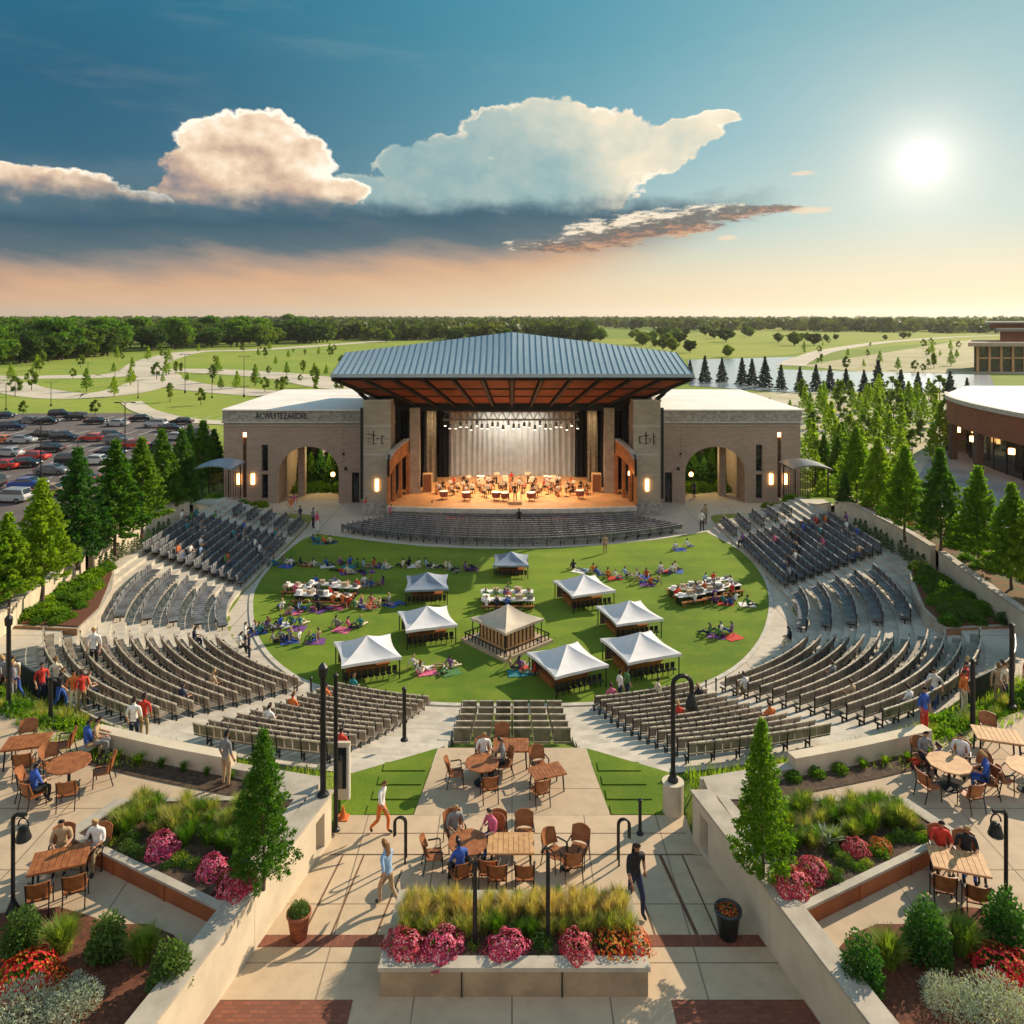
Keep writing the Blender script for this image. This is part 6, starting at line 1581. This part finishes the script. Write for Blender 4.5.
# the wood on the left: trees one can tell apart along its near edge
random.seed(88)
for i in range(205):
    f = rnd(); x = f**1.25*345-12; edge = 368-x*.10 if x < 150 else 352-(x-150)*.04; y = edge-abs(random.gauss(0,1))*(12 if x < 150 else 7)-1
    if y < 329: y = uni(331,350)
    q = P(x, y, 0); s_ = uni(.75,1.3)*(1 if y > 335 else 1.15); T_wood[i%3 if i%5 else 0].put(q, uni(0,6), '%s tree at the edge of the wood %s' % (['dark broad','light green','tall green'][i%3 if i%5 else 0], 'above the far cars' if x < 60 else 'beyond the loop road' if x < 150 else 'beyond the park paths' if x < 250 else 'just left of the stage roof'), 'trees along the edge of the wood', (s_*1.35,s_*1.35,s_*1.1))
for i in range(78):
    x = uni(240,860) if i < 34 else uni(240,660); y = uni(331,344) if x < 640 else uni(334,347)
    if x > 640 and rnd() < .45: x = uni(640,735)
    q = P(x, y, 0); s_ = uni(.55,1.0); T_wood[1 if i % 3 else 0].put(q, uni(0,6), '%s tree in the fields %s' % ('light round' if i%2 else 'dark round', 'left of the roof ridge' if x < 512 else 'right of the roof ridge' if x < 640 else 'above the pond'), 'field trees behind the venue', (s_*1.2,s_*1.2,s_))
for i,(x,y,s_) in enumerate([(801,340,.5),(807,341,.62),(818,340,.45),(826,341,.5),(836,340,.42),(885,340,.4),(903,339,.5),(909,338,.45),(947,333,.8),(728,357,.55),(690,353,.6),(672,352,.75),(663,350,.6),(655,347,.5)]):
    T_wood[i%2].put(P(x,y,0), i, 'field tree %s from the left beyond the pond' % ORD[i], 'field trees beyond the pond', s_)
# far wood: nobody could count it
random.seed(3); m = MB()
for i in range(5200):
    z_ = rnd(); Y = 620*(1/(1-z_*.87)); Xw = uni(-1,1)*Y*.85
    px = 512+Xw/Y*F; py = HZ+CAMZ/Y*F
    dens = mnoise.noise(Vector((Xw*.0022, Y*.0012, 1)))
    if px > 720 and 322.5 < py and dens < .16: continue
    if 590 < px <= 720 and 325 < py and dens < -.02: continue
    if px < 590 and dens < -.35 and py > 323: continue
    r = uni(5,9)*(1+Y/5000); h = uni(9,15)*(1+Y/9000); m.cur = 0 if rnd() < .7 else 1
    nl = 46 if Y < 900 else 26 if Y < 1800 else 14
    for j in range(nl):
        d = rdir(.3); q = uni(.55,1.0); p_ = Vector((Xw+d.x*r*q, Y+d.y*r*q, h*.5+d.z*h*.46*q)); leaf(m, p_, d+rdir()*.9, r*uni(.55,.85)*(1 if nl > 30 else 1.35), .8)
tag(m.build('far_woods', [leafmat('far_foliage',(.035,.06,.012),(.06,.09,.016),.3,.1,.02), leafmat('far_foliage_light',(.08,.11,.018),(.13,.15,.03),.35,.1,.02)]), kind='stuff')

# ---------------------------------------------------------------- small plants
def tuft(H, n, spread, mat, w=.014, tipw=.3, straw=None, name='ornamental_grass', cat='grass tuft', droop=.35):
    root = thing(name, 'x', cat); m = MB(); m2 = MB()
    for i in range(n):
        a = uni(0, 2*pi); r0 = abs(random.gauss(0,.35))*spread*.55; lean = uni(.05,1)*spread; h = H*uni(.55,1.05)
        c, s_ = cos(a), sin(a); side = Vector((-s_, c, 0)); pts = []
        for t in (0,.35,.7,1):
            rr = r0+lean*(t**1.8); pts.append(Vector((c*rr, s_*rr, h*(t-droop*.35*t**3))))
        q = m2 if (straw and i % 3 == 0) else m; o = len(q.v); ww = (w, w*1.0, w*.75, w*.15)
        for p, k in zip(pts, ww): q.v += [tuple(p-side*k), tuple(p+side*k)]
        for k in range(3): q.f.append([o+2*k,o+2*k+1,o+2*k+3,o+2*k+2]); q.mi.append(0)
    m.build('blades', mat, root)
    if straw: m2.build('seed_heads', straw, root)
    return Stock(root)
def mound(R_, H, n, size, mat, name, cat, flowers=None, nf=0, fs=.03, asp=.6, pw=1.):
    root = thing(name, 'x', cat); m = MB()
    for i in range(n):
        d = rdir(.25); 
        if d.z < 0: d.z *= -.5
        f = rnd()**.35; lump = 1+.20*mnoise.noise(d*3+Vector((R_*7,0,0)))
        sh = (1-max(d.z,0))**.0; p = Vector((d.x*R_*f*lump, d.y*R_*f*lump, .02+abs(d.z)**pw*H*f*lump)); leaf(m, p, d+rdir()*.9, size*uni(.7,1.3), asp)
    m.build('foliage', mat, root)
    if flowers:
        fl = MB(); nm = len(flowers)
        for i in range(nf):
            z = rnd(); a = i*2.39996; d = Vector((cos(a)*math.sqrt(1-z*z), sin(a)*math.sqrt(1-z*z), z)); lump = 1.03+.30*mnoise.noise(d*2.6+Vector((R_*9,0,0)))+.07*mnoise.noise(d*9)
            p = Vector((d.x*R_, d.y*R_, d.z*H+.02))*lump; u = d.orthogonal().normalized(); v = d.cross(u); s_ = fs*uni(.75,1.2); dd = (d+rdir()*.25).normalized()
            u = dd.orthogonal().normalized(); v = dd.cross(u); o = len(fl.v); fl.cur = random.choice(range(nm))
            fl.v.append(tuple(p+dd*s_*.2)); a0 = rnd()*6
            for k in range(5): fl.v.append(tuple(p+(u*cos(a0+k*1.257)+v*sin(a0+k*1.257))*s_+dd*s_*.35))
            for k in range(5): fl.f.append([o, o+1+k, o+1+(k+1)%5]); fl.mi.append(fl.cur)
        fl.build('flowers', [LM[k] for k in flowers], root)
    return Stock(root)
random.seed(202)
pinkd = leafmat('petal_deep_pink', (.30,.02,.06), (.45,.04,.09), .2, .1, 30); LM['pinkd'] = pinkd
whitep = leafmat('petal_pale', (.72,.25,.34), (.80,.40,.46), .2, .1, 30); LM['whitep'] = whitep
V = dict(
 pink=mound(.47,.38,500,.06,LM['mid'],'flower_mound','flowers',['pinkf','pinkf','pinkd','pinkd','pinkd','whitep'],2300,.021),
 redf=mound(.5,.34,600,.06,LM['mid'],'red_flower_bush','flowers',['redf','redf','redf','redf','orangef'],900,.026),
 orangef=mound(.42,.32,500,.06,LM['box'],'orange_flower_bush','flowers',['orangef','redf'],350,.028),
 box=mound(.36,.40,1500,.055,LM['box'],'box_shrub','shrub'), lime=mound(.3,.26,1100,.05,LM['lime'],'lime_shrub','shrub'),
 silver=mound(.62,.55,3200,.075,LM['silver'],'silver_shrub','shrub',asp=.2,pw=.9), blue=mound(.3,.28,700,.06,LM['bluef'],'blue_flower_bush','flowers'),
 wild=mound(.6,.45,900,.12,LM['mid'],'leafy_shrub','shrub'), wild2=mound(.6,.5,800,.14,LM['bright'],'leafy_shrub','shrub'),
 cone=mound(.30,.72,2600,.055,LM['deep'],'cone_shrub','shrub',pw=.8), cone2=mound(.30,.62,2300,.06,LM['box'],'cone_shrub','shrub',pw=.8),
 g1=tuft(.62,420,.34,LM['grassy'],.006,straw=LM['straw']), g2=tuft(.55,420,.30,LM['mid'],.007), g3=tuft(.75,430,.30,LM['straw'],.005),
 fount=tuft(.62,1100,.34,LM['grassy'],.007,name='fountain_grass',droop=.6), bed=tuft(.5,160,.4,LM['bright'],.018), agave=tuft(.4,46,.34,LM['silver'],.03,name='spiky_plant',cat='plant',droop=.2))
def put(k, px, z, lab, sc=1., grp=None, rz=None):
    q = px if isinstance(px, Vector) else P(*px, z)
    if isinstance(px, Vector): q = Vector((px.x, px.y, z))
    return V[k].put(q, uni(0,6) if rz is None else rz, uniq(lab), grp, sc)
# central planter
zc = WZ+.66; GF = 'flower mounds of the long middle planter'
for x, k, sc, lab in ((405,'pink',.92,'dark pink flower mound at the left end of the long planter'),(443,'pink',.98,'dark pink flower mound, second from the left in the long planter'),(474,'lime',.62,'pale yellow green shrub between the pink mounds'),(506,'pink',.92,'pink flower mound in the middle of the long planter'),
    (542,'box',.75,'green clipped shrub between the middle and right pink mounds'),(577,'pink',.90,'rounder pink flower mound hanging over the rim right of middle'),(612,'orangef',1.0,'orange and green flower bush near the right end of the long planter'),(634,'orangef',.95,'orange flower bush at the right end of the long planter')):
    q = P(x, 972 if k != 'lime' else 968, zc); q.y = 18.62 if k == 'pink' else 18.7; q.x = (x-512)/F*q.y; q.z = zc-.08; V[k].put(q, uni(0,6), lab, GF, (sc*1.28, sc*1.1, sc*1.1))
random.seed(12)
for i in range(15):
    for j, Y in enumerate((19.05, 19.45, 19.8, 20.05)):
        x = -2.6+5.4*i/14+uni(-.12,.12); Y += uni(-.08,.08); k = ['g1','g3','g3','g2'][j] if not (j == 3 and i % 5 == 3) else 'bed'
        if j == 0 and i in (6, 7, 8): k = 'g2'
        put(k, Vector((x, Y, 0)), zc-.05, '%s in the %s row of the long planter' % ({'g1':'green and tan grass tuft','g3':'straw coloured grass tuft','g2':'green grass tuft','bed':'bright green grass tuft'}[k], ['front','second','third','back'][j]), uni(.8,1.1)*(1 if j < 3 else .85), 'grass tufts of the long planter')
# side planters
for s in (-1, 1):
    side = 'left' if s == -1 else 'right'; mxx = lambda x: 1024-x-2 if s == 1 else x
    zb = TZ+.44; GP = 'plants of the %s steel planter' % side
    (T_gard if s == -1 else T_gardr).put(P(263 if s == -1 else 762, 884 if s == -1 else 880, zb) if True else 0, 0, 'leafy cone shaped garden tree in the %s steel planter' % side, None, (.88,.88,.98))
    if s == -1:
        L_ = [('pink',162,852,.80),('pink',212,873,.70),('pink',236,890,.85),('lime',180,862,.72),('lime',194,868,.6),('blue',240,862,.9),('blue',246,870,.7),('box',108,836,.85),('box',132,842,.7),('box',118,828,.75),('lime',205,880,.5)]
    else:
        L_ = [('pink',855,852,.62),('pink',812,876,.72),('pink',792,890,.85),('lime',842,862,.65),('lime',824,870,.6),('orangef',880,850,.6),('box',920,832,.5),('agave',828,846,1.1),('agave',815,842,.9),('redf',775,855,.4),('box',835,856,.6)]
    for n_, (k, x, y, sc) in enumerate(L_):
        nm = {'pink':'pink flower mound','lime':'yellow green shrub','blue':'small blue flowering bush','box':'dark green shrub','orangef':'orange flower bush','agave':'pale spiky plant','redf':'small red flower bush'}[k]
        put(k, (x, y), zb-.05, '%s in the %s steel planter' % (nm, side), sc*(1.3 if k in ('pink','lime','orangef') else 1.15), GP)
    random.seed(40+s)
    for n_ in range(16):                                       # low shrubs that close the front of the bed
        f = n_/15; x = -11.6+f*4.1; y = 21.25-f*1.75+uni(.0,.55); k = random.choice(['box','lime','wild','box'])
        put(k, Vector((x*(-s), y, 0)), zb-.06, '%s low along the front of the %s steel planter' % ({'box':'dark green shrub','lime':'yellow green shrub','wild':'leafy green shrub'}[k], side), uni(.5,.8)*(.7 if k == 'wild' else 1), GP)
    for n_ in range(58):
        u, v = rnd(), rnd(); x = -7.0-4.4*u; y = 20.9+.75*u+v*1.9*(1-.35*u)-(.2*(1-u))
        k = random.choice(['g2','g1','g1','g2','fount']); put(k, Vector((x*(-s), y, 0)), zb-.04, '%s grass tuft in the %s steel planter' % ({'g1':'tan tipped','g2':'dark green','fount':'fine yellow green'}[k], side), uni(.75,1.15), 'grass tufts of the %s steel planter' % side)
    # garden strip inside the parapet
    for n_ in range(9):
        f = n_/8; x = -14.2+f*6.8; y = 26.15-f*1.75; k = random.choice(['bed','orangef','g2','wild','redf'] if n_ > 3 else ['bed','g2'])
        put(k, Vector((x*(-s), y, 0)), TZ+.03, '%s in the strip inside the %s parapet' % ({'bed':'bright grass tuft','orangef':'orange flower bush','g2':'green grass tuft','wild':'leafy shrub','redf':'red flower bush'}[k], side), uni(.5,.8) if k != 'wild' else .5, 'plants inside the %s parapet' % side)
    # planting along the outer edge of the terrace
    for n_ in range(54):
        f = n_/53; x = -24+f*9.2; y = 31.9-f*4.6+uni(-.3,.6); k = random.choice(['bed','g1','wild2','bed','wild'])
        put(k, Vector((x*(-s), y, 0)), max(gz(x,y), TZ-.9 if y > 30 else TZ-.4)+.0, '%s along the outer edge of the %s terrace' % ({'bed':'bright grass tuft','g1':'tan grass tuft','wild2':'light leafy shrub','wild':'dark leafy shrub'}[k], side), uni(.8,1.3), 'plants along the %s terrace edge' % side)
    # grassy slope below the terrace
    wg = MB()
    for n_ in range(5200):
        ph = s*uni(11,60); t = uni(1.03,1.30) if abs(ph) < 50 else uni(1.22,1.35); x, y = bowl(t, ph)
        if y < 25.4 or mnoise.noise(Vector((x*.7, y*.7, 2))) < -.28: continue
        z = gz(x, y); a = uni(0, 6.28); hgt = uni(.18,.48); c_, s_ = cos(a), sin(a); w_ = .022; wg.cur = 0 if rnd() < .6 else 1
        o = len(wg.v); wg.v += [(x-s_*w_, y+c_*w_, z-.03), (x+s_*w_, y-c_*w_, z-.03), (x+c_*.05+s_*w_*.7, y+s_*.05-c_*w_*.7, z+hgt*.6), (x+c_*.05-s_*w_*.7, y+s_*.05+c_*w_*.7, z+hgt*.6), (x+c_*.16, y+s_*.16, z+hgt)]
        wg.f += [[o,o+1,o+2,o+3],[o+3,o+2,o+4]]; wg.mi += [wg.cur]*2
    tag(wg.build('wild_grass', [LM['bright'], LM['grassy']]), kind='stuff')
    # raised bed plants
    for n_ in range(80):
        u, v = rnd(), rnd(); y = 41.9+u*9.5; xi = 23.6+(y-41.5)*.33; x = xi+(27.3-xi)*v-.05; k = random.choice(['wild','wild2','bed','wild'] if s == -1 else ['wild','wild','bed','box'])
        put(k, Vector((s*x, y, 0)), 3.18, '%s in the %s raised bed' % ({'wild':'dark leafy shrub','wild2':'light leafy shrub','bed':'bright grass tuft','box':'round dark shrub'}[k], side), uni(.7,1.25) if k != 'box' else 1.5, 'plants of the %s raised bed' % side)
    for n_ in range(13):
        T_hedge.put((s*(27.6+.05*n_*(1 if n_ < 5 else 0)), 51.5+n_*.85, 2.8), n_, uniq('narrow dark conifer at the foot of the %s retaining wall' % side), 'narrow conifers below the %s wall' % side, uni(.65,.95))
    for n_ in range(90):
        y = uni(38,74); x = 27.9+(y-38)*.02+uni(.5,5.5); k = random.choice(['wild','orangef','redf','wild2','bed','wild'])
        put(k, Vector((s*x, y, 0)), wtop(y)-.1, '%s on the mulch behind the %s retaining wall' % ({'wild':'dark leafy shrub','wild2':'light leafy shrub','bed':'bright grass tuft','redf':'red flower bush','orangef':'orange flower bush'}[k], side), uni(.6,1.1), 'plants on the %s bank' % side)
    for n_ in range(24):
        x = uni(26,32); y = uni(73.5,81); k = random.choice(['wild','wild2','orangef','wild']); put(k, Vector((s*x, y, 0)), max(.02, gz(x,y)), '%s by the foot of the %s hall' % ({'wild':'dark leafy shrub','wild2':'light leafy shrub','orangef':'yellow orange flower bush'}[k], side), uni(.8,1.4), 'plants by the %s hall' % side)
    # the garden seen through the archway
    for n_ in range(12):
        T_near[2 if n_ % 2 else 1].put((s*(18.9+(n_%6)*1.12), 89.5+(n_//6)*3+uni(-.5,.5), .0), n_, '%s dark conical shrub tree filling the %s archway' % (ORD[n_], side), 'garden trees in the %s archway' % side, (.62,.62,uni(.5,.66)))
    for n_ in range(20):
        x = uni(18.7,24.6); y = uni(87.2,89); k = random.choice(['wild','wild2','wild']); put(k, Vector((s*x, y, 0)), .03, '%s leafy shrub of the garden behind the %s archway' % ('dark' if k == 'wild' else 'light', side), uni(1.3,2.2), 'garden shrubs behind the %s archway' % side)
    for n_ in range(4):
        T_near[2 if n_%2 else 1].put((s*(18.5+n_*2.0), 106+n_%2*2, 0), n_, '%s tree %s behind the %s archway' % (['first','second','third','fourth'][n_], 'closing the view', side), 'trees behind the %s archway' % side, .95)
# mulch beds at the bottom corners
for c, k, sc, lab in (((22,948),'cone2',1.15,'rounded green shrub, first from the left in the left mulch bed'),((62,950),'fount',1.05,'feathery green grass, second in the left mulch bed'),((107,955),'cone2',1.15,'rounded green shrub, middle of the left mulch bed'),((143,960),'fount',1.0,'pale feathery grass, fourth in the left mulch bed'),((170,988),'cone2',1.25,'tallest green shrub nearest the left wall'),
    ((862,988),'cone',1.25,'dark cone shrub nearest the right wall'),((888,965),'fount',1.05,'bright feathery grass, second in the right mulch bed'),((927,958),'cone',1.4,'dark cone shrub in the middle of the right mulch bed'),((963,953),'fount',1.15,'pale tipped grass, fourth in the right mulch bed'),((1006,945),'cone',1.35,'dark cone shrub by the right bracket lamp'),
    ((25,985),'redf',1.25,'red flowering bush in the left mulch bed'),((48,988),'redf',.8,'smaller red and orange bush beside the larger left one'),((998,972),'redf',1.1,'red flowering bush in the right mulch bed'),((1020,975),'redf',.9,'red flowering bush cut by the right edge'),
    ((18,1022),'silver',1.15,'silver grey shrub in the bottom left corner'),((72,1010),'silver',.95,'silver grey shrub right of the corner one at left'),((948,1006),'silver',.9,'silver grey shrub left of the corner one at right'),((1000,1018),'silver',1.2,'silver grey shrub in the bottom right corner')):
    put(k, c, TZ+.08, lab, sc*(1.3 if k in ('cone','cone2','fount') else 1.12), 'shrubs of the %s mulch bed' % ('left' if c[0] < 500 else 'right'))
for b_, hh, rr, pt in POTS:
    k = V['box'] if b_.x < 0 else V['orangef']; o = k.put((b_.x, b_.y, b_.z+hh-.06), 1.0, 'clipped green shrub growing in the terracotta pot' if b_.x < 0 else 'dry low plant growing in the dark pot', None, (.85,.85,.75) if b_.x < 0 else (.7,.7,.25))
for s in (-1, 1):
    gl = thing('garden_lantern', 'warm lantern in the garden behind the %s archway' % ('left' if s == -1 else 'right'), 'lantern', (s*20.2,86.6,0)); m = MB(); m.cyl((s*20.2,86.6,0),(s*20.2,86.6,1.9),.05,n=6); m.build('post', MT['dark'], gl); m = MB(); m.lathe((s*20.2,86.6,1.9),[(.1,0),(.25,.15),(.22,.4),(.05,.5)],8); m.build('lamp', MT['lamp'], gl)
    l = bpy.data.lights.new('lantern_light', 'POINT'); l.energy = 260; l.color = (1,.84,.42); l.shadow_soft_size = .3; o = bpy.data.objects.new('lantern_light', l); COL.objects.link(o); o.location = (s*21.4,87.6,4.2)
# ================================================================ the air
hm = MB(); hm.box((0, 6900, 62), (18400, 15000, 132))
hz_ = hm.build('haze', None, None)
hz_.data.materials.clear(); mt_ = bpy.data.materials.new('haze_air'); mt_.use_nodes = True; nt_ = mt_.node_tree
for n in list(nt_.nodes): nt_.nodes.remove(n)
pv = nt_.nodes.new('ShaderNodeVolumePrincipled'); pv.inputs['Density'].default_value = .00006; pv.inputs['Color'].default_value = (.95,.93,.90,1); pv.inputs['Anisotropy'].default_value = .4
on_ = nt_.nodes.new('ShaderNodeOutputMaterial'); nt_.links.new(pv.outputs[0], on_.inputs['Volume']); hz_.data.materials.append(mt_)
tag(hz_, kind='stuff')
# ================================================================ labels that repeat get their true order from left to right
by = {}
for o in list(COL.objects):
    if o.parent is None and 'label' in o and 'category' in o: by.setdefault(o['label'], []).append(o)
ORDL = ORD+['eighteenth','nineteenth']+[t if u == '' else t2+' '+u for t, t2 in (('twentieth','twenty'),('thirtieth','thirty'),('fortieth','forty'),('fiftieth','fifty')) for u in ['']+ORD[:9]]
for lab, os_ in by.items():
    n = len(os_)
    if n < 2 or n > 56 or len(lab.split())+(4 if n < 20 else 5) > 16: continue
    os_.sort(key=lambda o: o.location.x/max(o.location.y, 1))
    for i, o in enumerate(os_):
        o['label'] = lab+(', leftmost' if i == 0 else ', rightmost' if i == n-1 else ', %s from the left' % ORDL[i])
